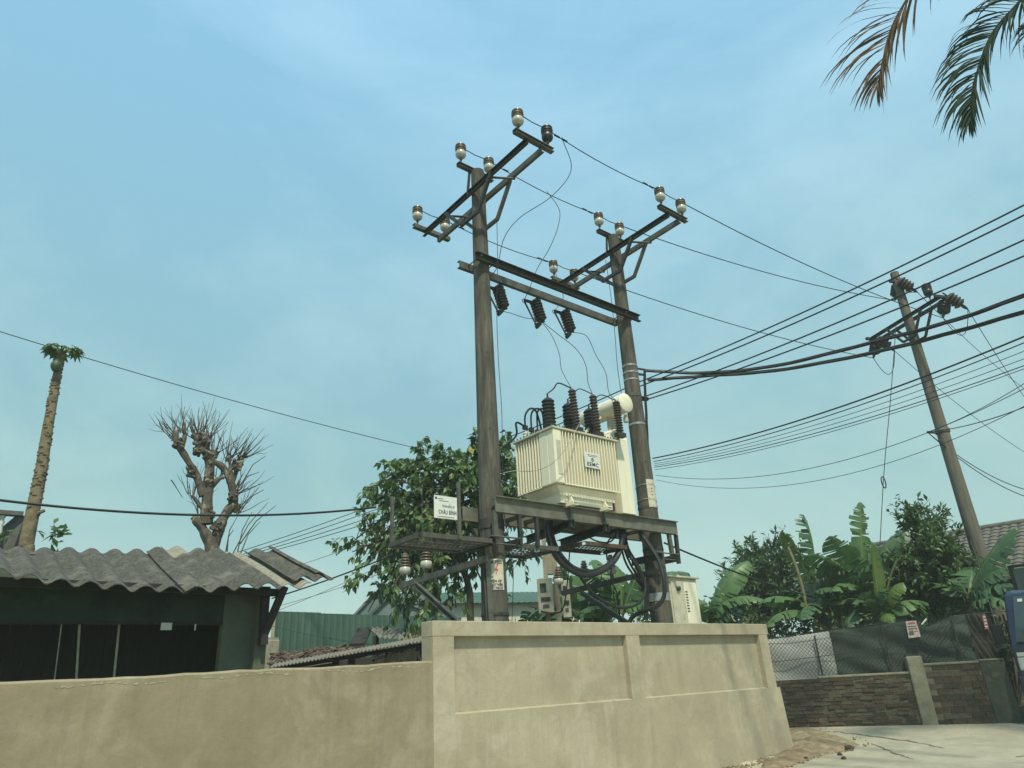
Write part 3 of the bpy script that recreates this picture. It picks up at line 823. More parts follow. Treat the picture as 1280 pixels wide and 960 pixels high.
# station sign on the railing
sg = thing('station_sign', 'white station sign reading CHÂU BÌNH on the walkway railing', 'sign', W(-1.035, .38, 3.48))
ce = W(-1.035, .385, 3.482)
MB().box(ce, U3*.178, V3*.006, Z3*.148).build('plate', 'sign_white', sg, bevel=.003)
fo = ce + V3*.008
flat_text(sg, 'TRẠM BIẾN ÁP', .044, fo+Z3*.012+U3*.035, U3, Z3, 'ink_blue', .0006, .20)
flat_text(sg, 'CHÂU BÌNH', .072, fo-Z3*.066+U3*.025, U3, Z3, 'ink_blue', .0018, .275)
m = MB()
m.box(fo+Z3*.108-U3*.085, U3*.045, V3*.0005, Z3*.003).box(fo+Z3*.082-U3*.03, U3*.075, V3*.0005, Z3*.0025).box(fo-Z3*.124, U3*.13, V3*.0005, Z3*.003)
m.build('fine_print', 'ink_grey', sg)
MB().lathe([(.016, 0), (.016, .001)], fo+Z3*.112-U3*.152, V3, 14).build('emblem', 'ink_blue', sg)

# curved plates on the poles
def curved(parent, name, u0, zc, r, dirv, halfw, halfh, mat, thick=.002):
    m = MB(); K = 12; sd = Z3.cross(dirv)
    for k in range(K+1):
        a = (-1+2*k/K)*halfw/r
        p = dirv*math.cos(a) + sd*math.sin(a)
        for rr in (r, r+thick):
            for zz in (-halfh, halfh): m.v.append(W(u0, 0, zc+zz)+p*rr)
    for k in range(K):
        b = 4*k
        m.f += [(b, b+1, b+5, b+4), (b+2, b+6, b+7, b+3), (b+1, b+3, b+7, b+5), (b, b+4, b+6, b+2)]
    m.f += [(0, 2, 3, 1), (4*K, 4*K+1, 4*K+3, 4*K+2)]
    return m.build(name, mat, parent, smooth=True)
def curved_text(parent, vs, fs, u0, zc, r, dirv, mat, sx=1.0, name='lettering'):
    sd = Z3.cross(dirv); m = MB()
    m.add([W(u0, 0, zc+v.y) + (dirv*math.cos(v.x*sx/r)+sd*math.sin(v.x*sx/r))*r for v in vs], fs)
    return m.raw(name, mat, parent)
dn = thing('danger_plate', 'yellowed danger plate with a red lightning bolt strapped to the left pole', 'sign', W(0, .18, 2.71))
dd = (CAM - W(0, 0, 1.35)); dd.z = 0; dd.normalize(); dd = (dd + Vector((.12, 0, 0))).normalized()
rz = rad_at(2.71)+.006
curved(dn, 'plate', 0, 2.715, rz, dd, .132, .205, 'sign_old')
def ctext(body, size, zz, width, xo=0, bold=.0022):
    vs, fs = text_mesh(body, size, bold=bold); w_ = max(v.x for v in vs)-min(v.x for v in vs)
    for v in vs: v.x = v.x*width/w_ + xo
    curved_text(dn, vs, fs, 0, zz, rz+.0045, dd, 'ink_blue')
ctext('CẤM TRÈO', .064, 2.872, .215)
ctext('ĐIỆN ÁP', .042, 2.622, .185)
ctext('NGUY HIỂM', .042, 2.575, .19, .012)
ctext('CHẾT NGƯỜI', .042, 2.532, .21, .004)
bolt = [Vector((x*.1+.02, y*.1, 0)) for x, y in ((.12, .85), (-.22, -.05), (.05, .02), (-.12, -.80), (.30, .22), (.03, .15), (.32, .85))]
curved_text(dn, bolt, [(0, 1, 2, 5, 6), (2, 3, 4, 5)], 0, 2.765, rz+.0035, dd, 'ink_red', name='lightning_bolt')
for zz, xx in ((2.79, -.07), (2.76, -.08), (2.70, -.065), (2.68, -.04)):
    curved_text(dn, [Vector((xx-.014, -.012, 0)), Vector((xx+.016, -.009, 0)), Vector((xx+.010, .012, 0)), Vector((xx-.010, .008, 0))], [(0, 1, 2, 3)], 0, zz, rz+.0035, dd, 'ink_grey', name='worn_print')

np_ = thing('pole_notice', 'faded white notice strapped to the right pole with two wire bands', 'sign', W(SPAN, .17, 4.25))
d2 = (CAM - W(SPAN, 0, 1.35)); d2.z = 0; d2.normalize(); sd2 = Z3.cross(d2); d2n = (d2*.78 + sd2*.63).normalized()
r2 = rad_at(4.25)+.006
curved(np_, 'plate', SPAN, 4.25, r2, d2n, .085, .245, 'sign_old')
for zz, w_ in ((4.43, .10), (4.33, .03), (4.28, .028), (4.22, .035), (4.16, .12), (4.115, .13), (4.075, .12), (4.04, .13)):
    vs = [Vector((-w_/2, -.010, 0)), Vector((w_/2, -.010, 0)), Vector((w_/2, .010, 0)), Vector((-w_/2, .010, 0))]
    curved_text(np_, vs, [(0, 1, 2, 3)], SPAN, zz, r2+.003, d2n, 'ink_grey', name='worn_print')
for zz in (4.38, 4.12):
    MB().tube([W(SPAN, 0, zz+.03*math.cos(a)) + (d2*math.cos(a)+sd2*math.sin(a))*(r2+.004) for a in [2*math.pi*k/24 for k in range(25)]], .004, 5).build('strap_wire', 'aluminium', np_)

# ------------------------------------------------------------------ transformer
tf = thing('transformer', 'cream power transformer with cooling fins on the platform between the poles', 'transformer', W(1.6, 0, 3.75))
MB().ubox(.995, 2.22, -.33, .33, 4.045, 4.90).build('tank', 'cream_paint', tf)
MB().ubox(.86, 2.33, -.485, .495, 4.902, 4.935).build('top_plate', 'cream_dirty', tf, bevel=.004)
MB().ubox(.885, .994, .135, .33, 4.05, 4.90).ubox(.885, 1.052, .331, .478, 4.05, 4.90).build('corner_case', 'cream_paint', tf, bevel=.008)
MB().ubox(.93, 1.02, .479, .484, 4.18, 4.72).build('oil_gauge', 'cream_dirty', tf, bevel=.002)
fin_f = MB().ubox(-.011, .011, .331, .480, 3.935, 4.888)
NF = 19; ff = None
for k in range(NF):
    u = 1.085 + (2.235-1.085)*k/(NF-1)
    if ff is None:
        ff = MB().box(W(u, .4055, 4.472), U3*.0085, V3*.0745, Z3*.415).build('cooling_fin', 'cream_paint', tf, bevel=.004, loc=W(u, .4055, 4.472))
    else: share(ff, 'cooling_fin', W(u, .4055, 4.472), tf)
for k in range(NF):
    u = 1.085 + (2.235-1.085)*k/(NF-1); share(ff, 'cooling_fin', W(u, -.4055, 4.472), tf)
fl = None
for k in range(9):
    v = -.43 + (.095+.43)*k/8
    if fl is None:
        fl = MB().box(W(.938, v, 4.472), U3*.0555, V3*.0095, Z3*.415).build('cooling_fin', 'cream_paint', tf, bevel=.004, loc=W(.938, v, 4.472))
    else: share(fl, 'cooling_fin', W(.938, v, 4.472), tf)
MB().ubox(1.06, 2.26, .466, .486, 4.038, 4.056).build('fin_rail', 'cream_paint', tf)
MB().ubox(.886, .906, -.45, .12, 4.038, 4.056).build('fin_rail', 'cream_paint', tf)
m = MB()
a = [W(.955, -.40, 4.042), W(2.26, -.40, 4.042), W(2.26, .40, 4.042), W(.955, .40, 4.042)]
b = [W(1.06, -.30, 3.93), W(2.18, -.30, 3.93), W(2.18, .345, 3.93), W(1.06, .345, 3.93)]
m.add(a+b, [(0,1,2,3),(4,7,6,5),(0,4,5,1),(1,5,6,2),(2,6,7,3),(3,7,4,0)]); m.build('base_hopper', 'cream_paint', tf)
MB().ubox(1.06, 2.18, -.30, .345, 3.792, 3.9295).build('base_box', 'cream_paint', tf)
MB().ubox(1.03, 2.21, .346, .372, 3.90, 3.945).build('base_flange', 'cream_paint', tf)
for u in (1.22, 1.95):
    MB().channel(W(u, -.5, 3.765), W(u, .50, 3.765), .11, .05, .01, U3).build('skid', 'cream_paint', tf)
    MB().add([W(u-.01, .346, 3.79), W(u-.01, .46, 3.79), W(u-.01, .373, 3.93), W(u+.01, .346, 3.79), W(u+.01, .46, 3.79), W(u+.01, .373, 3.93)], [(0,1,2),(3,5,4),(0,3,4,1),(1,4,5,2),(2,5,3,0)]).build('gusset', 'cream_paint', tf)
# right-hand cable duct with louvres
MB().ubox(2.40, 2.70, -.30, .36, 3.76, 5.02).build('cable_duct', 'cream_paint', tf, bevel=.006)
m = MB(); m.add([W(2.40, -.30, 5.021), W(2.70, -.30, 5.021), W(2.70, .36, 5.021), W(2.40, .36, 5.021), W(2.52, -.30, 5.30), W(2.70, -.30, 5.30), W(2.70, .30, 5.24), W(2.55, .30, 5.24)],
      [(0,1,2,3),(4,7,6,5),(0,4,5,1),(1,5,6,2),(2,6,7,3),(3,7,4,0)]); m.build('duct_hood', 'cream_paint', tf)
for k in range(5):
    MB().box(W(2.396, .12, 3.86+.035*k), U3*.006, V3*.07, Z3*.008).build('louvre', 'steel_dark', tf)
# conservator
cax = (W(2.62, .50, 5.63) - W(2.62, -.52, 5.72)).normalized(); c0 = W(2.62, -.50, 5.66)
cons = MB().lathe([(.06, -.03), (.15, 0), (.165, .03), (.165, .97), (.172, .975), (.172, 1.0), (.155, 1.012), (.03, 1.018)], c0, V3, 28).build('conservator', 'cream_paint', tf, smooth=True)
MB().ubox(2.55, 2.70, -.36, -.30, 5.25, 5.55).build('conservator_leg', 'cream_dirty', tf)
MB().ubox(2.55, 2.70, .08, .14, 5.23, 5.55).build('conservator_leg', 'cream_dirty', tf)
MB().lathe([(.035, 0), (.045, .01), (.045, .09), (.03, .10), (.03, .14)], W(2.66, .42, 5.33), Z3, 12).build('breather', 'porcelain_white', tf, smooth=True)
MB().tube(smooth_path([W(1.95, .05, 4.94), W(2.05, .05, 5.15), W(2.25, .02, 5.35), W(2.5, .0, 5.52)]), .03, 8).build('oil_pipe', 'cream_dirty', tf, smooth=True)
def ribbed(n, L_, r0, r1, taper=0.0):
    pr = [(r0*.9, -.02)]
    for k in range(n):
        h = L_*k/n; q = 1-taper*k/n
        pr += [(r0*q, h), (r1*q, h+L_/n*.42), (r1*q, h+L_/n*.58), (r0*q, h+L_/n*.95)]
    pr += [(r0*.8, L_+.015), (.012, L_+.02)]
    return pr
HV = []
for u in (1.25, 1.71, 2.20):
    b = MB().lathe(ribbed(9, .54, .085, .112, .05), W(u, .02, 5.05), Z3, 20).build('bushing', 'bushing_dark', tf, smooth=True)
    MB().lathe([(.13, 0), (.13, .03), (.10, .05), (.10, .11)], W(u, .02, 4.935), Z3, 18).build('bushing_flange', 'steel_dark', b, smooth=True)
    MB().lathe([(.03, 0), (.03, .03), (.016, .035), (.016, .10)], W(u, .02, 5.60), Z3, 10).build('terminal', 'steel_dark', b, smooth=True)
    HV.append(W(u, .02, 5.70))
AR = []
for u, sl, vv in ((1.50, .04, .34), (1.97, .03, .34), (2.33, .01, .50)):
    ax = (Z3 - U3*sl*2).normalized(); p0 = W(u+.05, vv, 5.09); ln = .62 if u < 2.2 else .53
    b = MB().lathe(ribbed(12, ln, .042, .066), p0, ax, 16).build('surge_arrester', 'arrester_grey', tf, smooth=True)
    MB().box(p0 - Z3*.06 , U3*.09, V3*.05, Z3*.035).build('arrester_foot', 'steel_dark', b)
    MB().bar(p0 - Z3*.07, W(u+.02, .42, 4.94), .04, .02).build('arrester_bracket', 'steel_galv', b)
    AR.append(p0 + ax*(ln+.03))
LVB = []
for k, (u, v) in enumerate(((1.0, -.30), (1.16, -.33), (1.32, -.36), (1.48, -.38))):
    b = MB().lathe([(.05, 0), (.05, .03), (.035, .04), (.045, .07), (.035, .09), (.045, .12), (.03, .14), (.014, .15), (.014, .22)], W(u, v, 4.936), Z3, 14).build('low_voltage_bushing', 'porcelain_white' if k == 0 else 'bushing_dark', tf, smooth=True)
    MB().box(W(u, v, 5.16), U3*.04, V3*.025, Z3*.035).build('clamp', 'steel_dark', b); LVB.append(W(u, v, 5.18))
# top plate bolts
b0 = None
for k in range(22):
    u = .90+1.4*k/21; p = W(u, .475, 4.944)
    if b0 is None: b0 = MB().lathe([(.014, -.008), (.014, .012), (.008, .02)], p, Z3, 6).build('bolt', 'steel_dark', tf, loc=p)
    else: share(b0, 'bolt', p, tf)
for k in range(12):
    share(b0, 'bolt', W(.878, -.45+.9*k/11, 4.944), tf)
# maker's plate
pc = W(1.665, .487, 4.49)
pl = MB().box(pc, U3*.165, V3*.008, Z3*.125).build('maker_plate', 'sign_white', tf, bevel=.004)
flat_text(pl, 'EEMC', .085, pc+V3*.0105-Z3*.07, U3, Z3, 'ink_blue', .002, .25)
MB().box(pc+V3*.0100+Z3*.085, U3*.115, V3*.0005, Z3*.003).box(pc+V3*.0100+Z3*.062-U3*.01, U3*.085, V3*.0005, Z3*.003).build('fine_print', 'ink_grey', pl)
MB().tube([pc+V3*.0105+Z3*.01+U3*.028*math.cos(a)+Z3*.026*math.sin(a) for a in [2*math.pi*k/16 for k in range(17)]], .003, 4).box(pc+V3*.0105+Z3*.01, U3*.004, V3*.0005, Z3*.026).box(pc+V3*.0105+Z3*.01, U3*.03, V3*.0004, Z3*.003).build('emblem', 'ink_grey', pl)

# ------------------------------------------------------------------ low voltage cabinet and meter post
cb = thing('electrical_cabinet', 'weathered cream low voltage cabinet on the right pole just above the wall', 'cabinet', W(3.95, -.05, 1.2))
MB().ubox(3.62, 4.36, -.40, .10, 1.25, 2.84).build('body', 'cream_dirty', cb, bevel=.008)
MB().ubox(3.58, 4.40, -.44, .15, 2.842, 2.875).build('cap', 'cream_dirty', cb, bevel=.006)
MB().ubox(3.65, 3.97, .101, .118, 2.10, 2.80).build('door', 'cream_dirty', cb, bevel=.005)
MB().ubox(3.65, 3.97, .101, .114, 1.35, 2.085).build('door', 'cream_dirty', cb, bevel=.005)
MB().ubox(3.985, 4.33, .101, .112, 1.35, 2.80).build('side_panel', 'cream_paint', cb, bevel=.005)
MB().lathe([(.035, 0), (.035, .03), (.02, .04)], W(3.80, .118, 2.66), V3, 12).build('lock', 'steel_dark', cb)
MB().box(W(3.845, .128, 2.67), U3*.025, V3*.008, Z3*.03).build('handle', 'steel_dark', cb)
for k in range(8): MB().box(W(4.03, .114, 2.62-.045*k), U3*.03, V3*.004, Z3*.008).build('louvre', 'steel_dark', cb)
MB().ubox(3.70, 3.80, .119, .123, 2.00, 2.05).build('label_plate', 'steel_dark', cb)
MB().ubox(4.361, 4.47, -.30, -.02, 2.1, 2.75).build('side_box', 'steel_galv', cb, bevel=.006)
MB().ubox(4.01, 4.03, -.05, -.03, 2.876, 2.97).build('lifting_lug', 'aluminium', cb)

mp0 = at(692, 770, 14.5); mx, my = mp0.x, mp0.y
ex = Vector((my, -mx, 0)).normalized(); ey = Vector((mx, my, 0)).normalized()   # across / away
mpost = thing('meter_post', 'square concrete post with meter boxes behind the platform', 'post', (mx, my, gz(mx, my)))
m = MB()
zb, zt = -.2, 5.3
def hw(z): return .17 - .045*(z/6)
for s in (-1, 1):
    m.add([Vector((mx, my, 0))+ex*(s*hw(zb)*a)+ey*e+Z3*zb for a in (.38, 1) for e in (-.11, .11)] + [Vector((mx, my, 0))+ex*(s*hw(zt)*a)+ey*e+Z3*zt for a in (.38, 1) for e in (-.10, .10)],
          [(0,1,3,2),(4,6,7,5),(0,2,6,4),(1,5,7,3),(0,4,5,1),(2,3,7,6)])
z = 0
while z < zt-.3:
    m.box(Vector((mx, my, z+.22)), ex*hw(z)*.40, ey*.085, Z3*.22); z += .66
m.build('shaft', 'post_concrete', mpost)
def meter(cx, cz, w_, h_, off, nm='meter_box'):
    c = Vector((mx, my, cz)) + ex*cx - ey*off
    o = MB().box(c, ex*w_/2, ey*.09, Z3*h_/2).build(nm, 'cream_dirty', mpost, bevel=.012)
    MB().box(c - ey*.0945 + Z3*h_*.22 - ex*w_*.12, ex*w_*.2, ey*.004, Z3*h_*.13).build('meter_window', 'truck_glass', o)
    MB().box(c - ey*.10 - Z3*h_*.10, ex*w_*.30, ey*.012, Z3*h_*.05).build('cover_rib', 'steel_dark', o)
    MB().box(c - ey*.0945 - Z3*h_*.30, ex*w_*.2, ey*.004, Z3*h_*.05).build('label_plate', 'ink_grey', o)
meter(-.13, 2.87, .30, .66, .20); meter(.27, 2.80, .16, .70, .06)

# ------------------------------------------------------------------ shed on the left
VE, VW, VR = -1.0, -1.55, -3.15
sh = thing('shed', 'low dim shed with wavy grey fibre cement roof and dark doorway behind the low wall', 'shed', W(-5, -2.5, 0))
UR = -2.62                                  # right corner of the front wall
UD = -3.10                                  # doorway jamb
def zfr(px, py, v): return onv(px, py, v).z
MB().ubox(UD, UR, VW-.12, VW, -.2, 2.62).build('front_wall', 'shed_wall', sh)
MB().ubox(-12, UD-.0005, VW-.12, VW, 2.235, 2.66).build('lintel_wall', 'shed_wall_shade', sh)
MB().ubox(-12, UR, VR-.62, VR-.50, -.2, 3.1).build('back_wall', 'shed_wall', sh)
MB().ubox(UR-.12, UR, VR-.4995, VW-.121, -.2, 2.6).build('end_wall', 'shed_wall', sh)
MB().ubox(-12, -11.88, VR-.4995, VW-.121, -.2, 2.6).build('end_wall', 'shed_wall', sh)
MB().ubox(UR-.10, UR+.045, VW+.001, VW+.14, -.2, 2.66).build('corner_post', 'shed_wall', sh, bevel=.008)
MB().ubox(-12, UD, VW-.135, VW+.012, 2.20, 2.234).build('lintel', 'dark_wood', sh)
# boarded interior front standing back in the doorway
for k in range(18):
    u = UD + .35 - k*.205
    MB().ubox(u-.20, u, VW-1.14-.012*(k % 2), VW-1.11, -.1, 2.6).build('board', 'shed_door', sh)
for u, du in ((-4.62, .10), (-5.03, -.06), (-4.98, -.13)):
    pass
for (p0, p1) in (((100, 772), (95, 856)), ((150, 772), (142, 852)), ((78, 772), (68, 850))):
    MB().tube([onv(*p0, VW-.08), onv(*p1, VW-.08)], .013 if p0[0] > 90 else .007, 7).build('bamboo_stick', 'bamboo', sh)
a = onv(208, 783, VW+.02)
MB().box(a, U3*.062, V3*.002, Z3*.042).build('paper_slip', 'sign_white', sh)
a = onv(244, 784, VW+.02)
MB().box(a, U3*.008, V3*.002, Z3*.035).build('paper_slip', 'sign_white', sh)
# bracket carrying the eave
MB().bar(onv(331, 738, VW+.22), onv(329, 806, VW+.22), .09, .09, V3).build('eave_post', 'dark_wood', sh)
MB().bar(onv(356, 733, VE-.15), onv(326, 803, VW+.20), .085, .07, V3).build('eave_brace', 'dark_wood', sh)
MB().bar(W(-12, VE-.22, 2.62), W(-2.56, VE-.22, 2.56), .07, .09).build('purlin', 'dark_wood', sh)
MB().bar(W(-12, VR+.25, 3.02), W(-2.2, VR+.25, 3.14), .07, .09).build('purlin', 'dark_wood', sh)
# fibre-cement sheets
EAVE = [(-12, 2.76), (-6, 2.70), (-5.39, 2.625), (-4.9, 2.565), (-4.33, 2.545), (-3.58, 2.525), (-3.05, 2.57), (-2.73, 2.595), (-2.35, 2.63), (-1.9, 2.64), (-1, 2.66)]
RIDG = [(-12, 3.1), (-5.46, 3.245), (-4.3, 3.30), (-3.18, 3.345), (-2.13, 3.395), (-1.2, 3.42)]
def interp(T, x):
    for (a, b), (c, d) in zip(T[:-1], T[1:]):
        if a <= x <= c: return b+(d-b)*(x-a)/(c-a)
    return T[-1][1] if x > T[-1][0] else T[0][1]
PITCH = .275
def fibro(ua, ub, ve, vr, dz, mat, skew=0.0, tilt=0.0, lift=0, seedj=0):
    rnd = random.Random(seedj); m = MB(); nu = max(8, int((ub-ua)/PITCH*10)); nv = 12; t_ = .012
    top = []
    for j in range(nv+1):
        t = j/nv; v = ve+(vr-ve)*t
        row = []
        for i in range(nu+1):
            u = ua+(ub-ua)*i/nu
            ze = interp(EAVE, u); zr = interp(RIDG, u)
            z = ze+(zr-ze)*((v-VE)/(VR-VE)) + dz + lift*t + tilt*(u-ua)
            z += .035*(math.cos(2*math.pi*(u+.03)/PITCH)-.12*math.cos(4*math.pi*(u+.03)/PITCH)) + .006*math.sin(u*7+v*3)
            row.append(W(u+skew*t, v + (.012*math.sin(u*5.3+seedj) if j == 0 else 0), z))
        top.append(row)
    n = nu+1
    for row in top: m.v += row
    for row in top: m.v += [p - Z3*t_ for p in row]
    off = n*(nv+1)
    for j in range(nv):
        for i in range(nu):
            a = j*n+i
            m.f.append((a, a+1, a+n+1, a+n)); m.f.append((off+a, off+a+n, off+a+n+1, off+a+1))
    for i in range(nu):
        m.f.append((i, off+i, off+i+1, i+1)); a = nv*n+i; m.f.append((a, a+1, off+a+1, off+a))
    for j in range(nv):
        a = j*n; m.f.append((a, a+n, off+a+n, off+a)); a = j*n+nu; m.f.append((a, off+a, off+a+n, a+n))
    return m.build('roof_sheet', mat, sh, smooth=True)
for k, ua in enumerate((-12.0, -10.35, -8.70, -7.05, -5.40)):
    fibro(ua, ua+1.65+.15, VE+.0, VR, .0+.012*(k % 2), 'fibro', seedj=k)
fibro(-3.75, -2.60, VE+.03, VR-.02, .034, 'fibro', seedj=6)
fibro(-2.62, -2.20, VE-.02, VR+.06, .005, 'fibro_light', seedj=7)
fibro(-2.42, -1.98, VE-.16, VR+.1, .075, 'fibro', seedj=8, tilt=-.05)
fibro(-3.55, -3.28, VE-1.75, VR-.10, .045, 'fibro_light', seedj=9)
fibro(-2.02, -1.76, VE-.30, VR+.02, .10, 'fibro', seedj=10, tilt=-.25)

# ------------------------------------------------------------------ buildings behind, left of the station
# green sheet hoarding
g0 = at(345, 766, 21.0); g1 = at(480, 762, 23.0)
gd = (g1-g0); gd.z = 0; gl = gd.length + 3.2; gd.normalize(); gn = Vector((gd.y, -gd.x, 0))
gf = thing('sheet_fence', 'green ribbed metal sheet fence beyond the shed', 'fence', (g0.x, g0.y, gz(g0.x, g0.y)))
zt = g0.z
sheets = 5
for k in range(sheets):
    m = MB(); a0 = gl*k/sheets; a1 = gl*(k+1)/sheets + .04; nn = int((a1-a0)/.035); dz = .04 if k == 0 else 0.0
    for i in range(nn+1):
        s = a0+(a1-a0)*i/nn; ph = (s/.21) % 1.0
        h = .03 if ph < .18 else (.0 if ph > .28 else .03*(1-(ph-.18)/.1))
        p = g0 + gd*s + gn*(h + .01*(k % 2))
        m.v += [Vector((p.x, p.y, -.1)), Vector((p.x, p.y, zt+.02+dz*.5+.035*s*.1))]
        if i: b = len(m.v); m.f.append((b-4, b-2, b-1, b-3))
    o = m.build('metal_sheet', 'green_sheet', gf)
MB().bar(g0+gd*.0-gn*.06+Z3*.0, Vector((g0.x, g0.y, -.1))-gn*.06, .1, .1).build('post', 'post_concrete', gf)
c = at(338, 800, 20.7)
MB().ubox(0, .001, 0, .001, 0, .001)
cp = thing('concrete_post', 'pale concrete pier at the left end of the green sheet fence', 'post', (c.x, c.y, gz(c.x, c.y)))
MB().box(Vector((c.x, c.y, 1.25)), gd*.20, gn*.14, Z3*1.45).build('shaft', 'post_concrete', cp, bevel=.02)
MB().box(Vector((c.x, c.y, 2.72)), gd*.17, gn*.12, Z3*.04).build('cap', 'post_concrete', cp)

# houses with green and grey roofs
def gable_house(name, label, pl, pr, zw, ridge_h, depth, wallmat, roofmat, over=.4):
    t = thing(name, label, 'house', (pl.x, pl.y, 0))
    d = pr-pl; d.z = 0; ln = d.length; d.normalize(); n = Vector((-d.y, d.x, 0))
    A = Vector((pl.x, pl.y, 0)); B = A+d*ln; hw_ = depth/2
    m = MB()
    m.add([A-Z3*.3, B-Z3*.3, B+n*depth-Z3*.3, A+n*depth-Z3*.3, A+Z3*zw, B+Z3*zw, B+n*depth+Z3*zw, A+n*depth+Z3*zw, A+n*hw_+Z3*(zw+ridge_h), B+n*hw_+Z3*(zw+ridge_h)],
          [(0,1,5,4),(1,2,6,9,5),(2,3,7,6),(3,0,4,8,7),(0,3,2,1)])
    m.build('wall', wallmat, t)
    sl = ridge_h/hw_
    for sgn, nm in ((-1, 'roof'), (1, 'roof')):
        m = MB(); K = int((ln+2*over)/.12)
        e0 = A - d*over; 
        for k in range(K+1):
            p = e0 + d*((ln+2*over)*k/K); hh = .022*(k % 2)
            if sgn < 0: lo = p - n*over + Z3*(zw-over*sl+.05+hh)
            else: lo = p + n*(depth+over) + Z3*(zw-over*sl+.05+hh)
            hi = p + n*hw_ + Z3*(zw+ridge_h+.05+hh)
            m.v += [lo, hi]
            if k: b = len(m.v); m.f.append((b-4, b-2, b-1, b-3))
        m.build(nm, roofmat, t)
    return t, A, d, n
hA = at(560, 790, 27); hB = at(720, 790, 29.5)
t1, A_, d_, n_ = gable_house('house', 'white house with a bright green metal roof behind the leafy tree', hA-Vector((1.6, 0, 0)), hB, at(600, 754, 28).z, 0.62, 4.6, 'white_wall', 'green_roof', .3)
for k in range(2):
    c = A_ + d_*(1.2+2.0*k) - n_*.02 + Z3*1.5
    wn_ = MB().box(c, d_*.45, n_*.03, Z3*.5).build('window', 'dark_wood', t1)
    MB().box(c - n_*.035, d_*.40, n_*.005, Z3*.45).build('pane', 'truck_glass', wn_)
# grey-green curved canopy roof
k0 = at(443, 772, 27); k1 = at(468, 739, 27); 
cr_ = thing('canopy_roof', 'grey green sheet roof slope rising behind the green fence', 'roof', (k0.x, k0.y, 0))
dr = Vector((k1.y, -k1.x, 0)).normalized(); dy = Vector((k1.x, k1.y, 0)).normalized()
m = MB()
lo = k0 - dr*.15; hi = k1.copy()
r0 = [lo, lo + dy*6.0, hi + dy*6.0, hi]; r1 = [p - Z3*.10 for p in r0]
m.add(r0+r1, [(0,1,2,3),(4,7,6,5),(0,4,5,1),(1,5,6,2),(2,6,7,3),(3,7,4,0)]); m.build('roof_slope', 'grey_roof', cr_)
m = MB(); r0 = [hi+Z3*.01, hi+dy*6+Z3*.01, hi+dy*6+dr*2.6-Z3*.9, hi+dr*2.6-Z3*.9]; r1 = [p-Z3*.10 for p in r0]
m.add(r0+r1, [(0,1,2,3),(4,7,6,5),(0,4,5,1),(1,5,6,2),(2,6,7,3),(3,7,4,0)]); m.build('roof_slope', 'grey_roof', cr_)
m = MB(); m.add([lo-Z3*.12+dy*.1, hi-Z3*.12+dy*.1, hi+dr*2.6-Z3*1.02+dy*.1, Vector((hi.x+dr.x*2.6, hi.y+dr.y*2.6, 0)), Vector((lo.x, lo.y, 0))+dy*.1], [(0,1,2,3,4)])
m.build('gable_wall', 'grey_roof', cr_)
MB().bar(k0+dr*.42-Z3*.02, k1+dr*.62-Z3*.10, .08, .06).build('edge_trim', 'green_sheet', cr_)

# lean-to roofs just beyond the low wall
lt = thing('lean_to', 'low lean-to with thin corrugated tin roof in front of the green fence', 'lean-to', W(-1.0, -4.5, 0))
def corr(parent, P0, P1, Q0, Q1, mat, pitch, amp, name='roof_sheet', thick=.012):
    # P0-P1 lower edge, Q0-Q1 upper edge
    m = MB(); n = int((P1-P0).length/pitch*8); rows = 2
    for (A, B) in ((P0, P1), (Q0, Q1)):
        for i in range(n+1): m.v.append(A.lerp(B, i/n) + Z3*(amp*math.cos(2*math.pi*i/8)))
    for (A, B) in ((P0, P1), (Q0, Q1)):
        for i in range(n+1): m.v.append(A.lerp(B, i/n) + Z3*(amp*math.cos(2*math.pi*i/8)-thick))
    N1 = n+1
    for i in range(n):
        m.f += [(i, i+1, N1+i+1, N1+i), (2*N1+i, 3*N1+i, 3*N1+i+1, 2*N1+i+1), (i, 2*N1+i, 2*N1+i+1, i+1), (N1+i, N1+i+1, 3*N1+i+1, 3*N1+i)]
    return m.build(name, mat, parent, smooth=True)
corr(lt, at(338, 834, 13.2), at(527, 801, 12.4), at(345, 829, 14.6), at(540, 794, 13.6), 'tin_roof', .062, .012)
MB().bar(at(336, 838, 13.4), at(527, 806, 12.6), .05, .06).build('eave_beam', 'dark_wood', lt)
a, b = at(338, 846, 13.6), at(530, 820, 12.8); a.z = 0; b.z = 0
m = MB()
for (px, tp) in ((345, 836), (420, 824), (440, 821), (485, 813), (524, 807)):
    p = at(px, tp, 13.4); MB().box(Vector((p.x, p.y, p.z/2)), Vector((.05, 0, 0)), Vector((0, .05, 0)), Z3*(p.z/2)).build('post', 'dark_wood', lt)
q0 = at(345, 838, 14.4); q1 = at(420, 826, 14.2)
MB().bar(Vector((q0.x, q0.y, q0.z-.32)), Vector((q1.x, q1.y, q1.z-.30)), .03, .55).build('side_panel', 'green_sheet', lt)
q0 = at(422, 826, 14.4); q1 = at(530, 808, 14.0)
for k in range(4):
    MB().bar(Vector((q0.x, q0.y, q0.z-.10-.16*k)), Vector((q1.x, q1.y, q1.z-.12-.16*k)), .03, .14).build('board', 'shed_wood', lt)
l2 = thing('lean_to', 'small dark open shed with brown sheet roof next to the tall plastered wall', 'lean-to', W(-1.0, -6, 0))
corr(l2, at(472, 796, 14.6), at(560, 804, 13.6), at(458, 784, 16.6), at(560, 786, 15.6), 'tin_roof', .12, .020)
MB().bar(at(446, 806, 15.2), at(456, 786, 16.4), .3, .05).build('side_sheet', 'dark_wood', l2)
p = at(470, 795, 15); q = at(545, 803, 14.4)
for pp in (p, q): MB().box(Vector((pp.x, pp.y, pp.z/2)), Vector((.05, 0, 0)), Vector((0, .05, 0)), Z3*(pp.z/2)).build('post', 'dark_wood', l2)
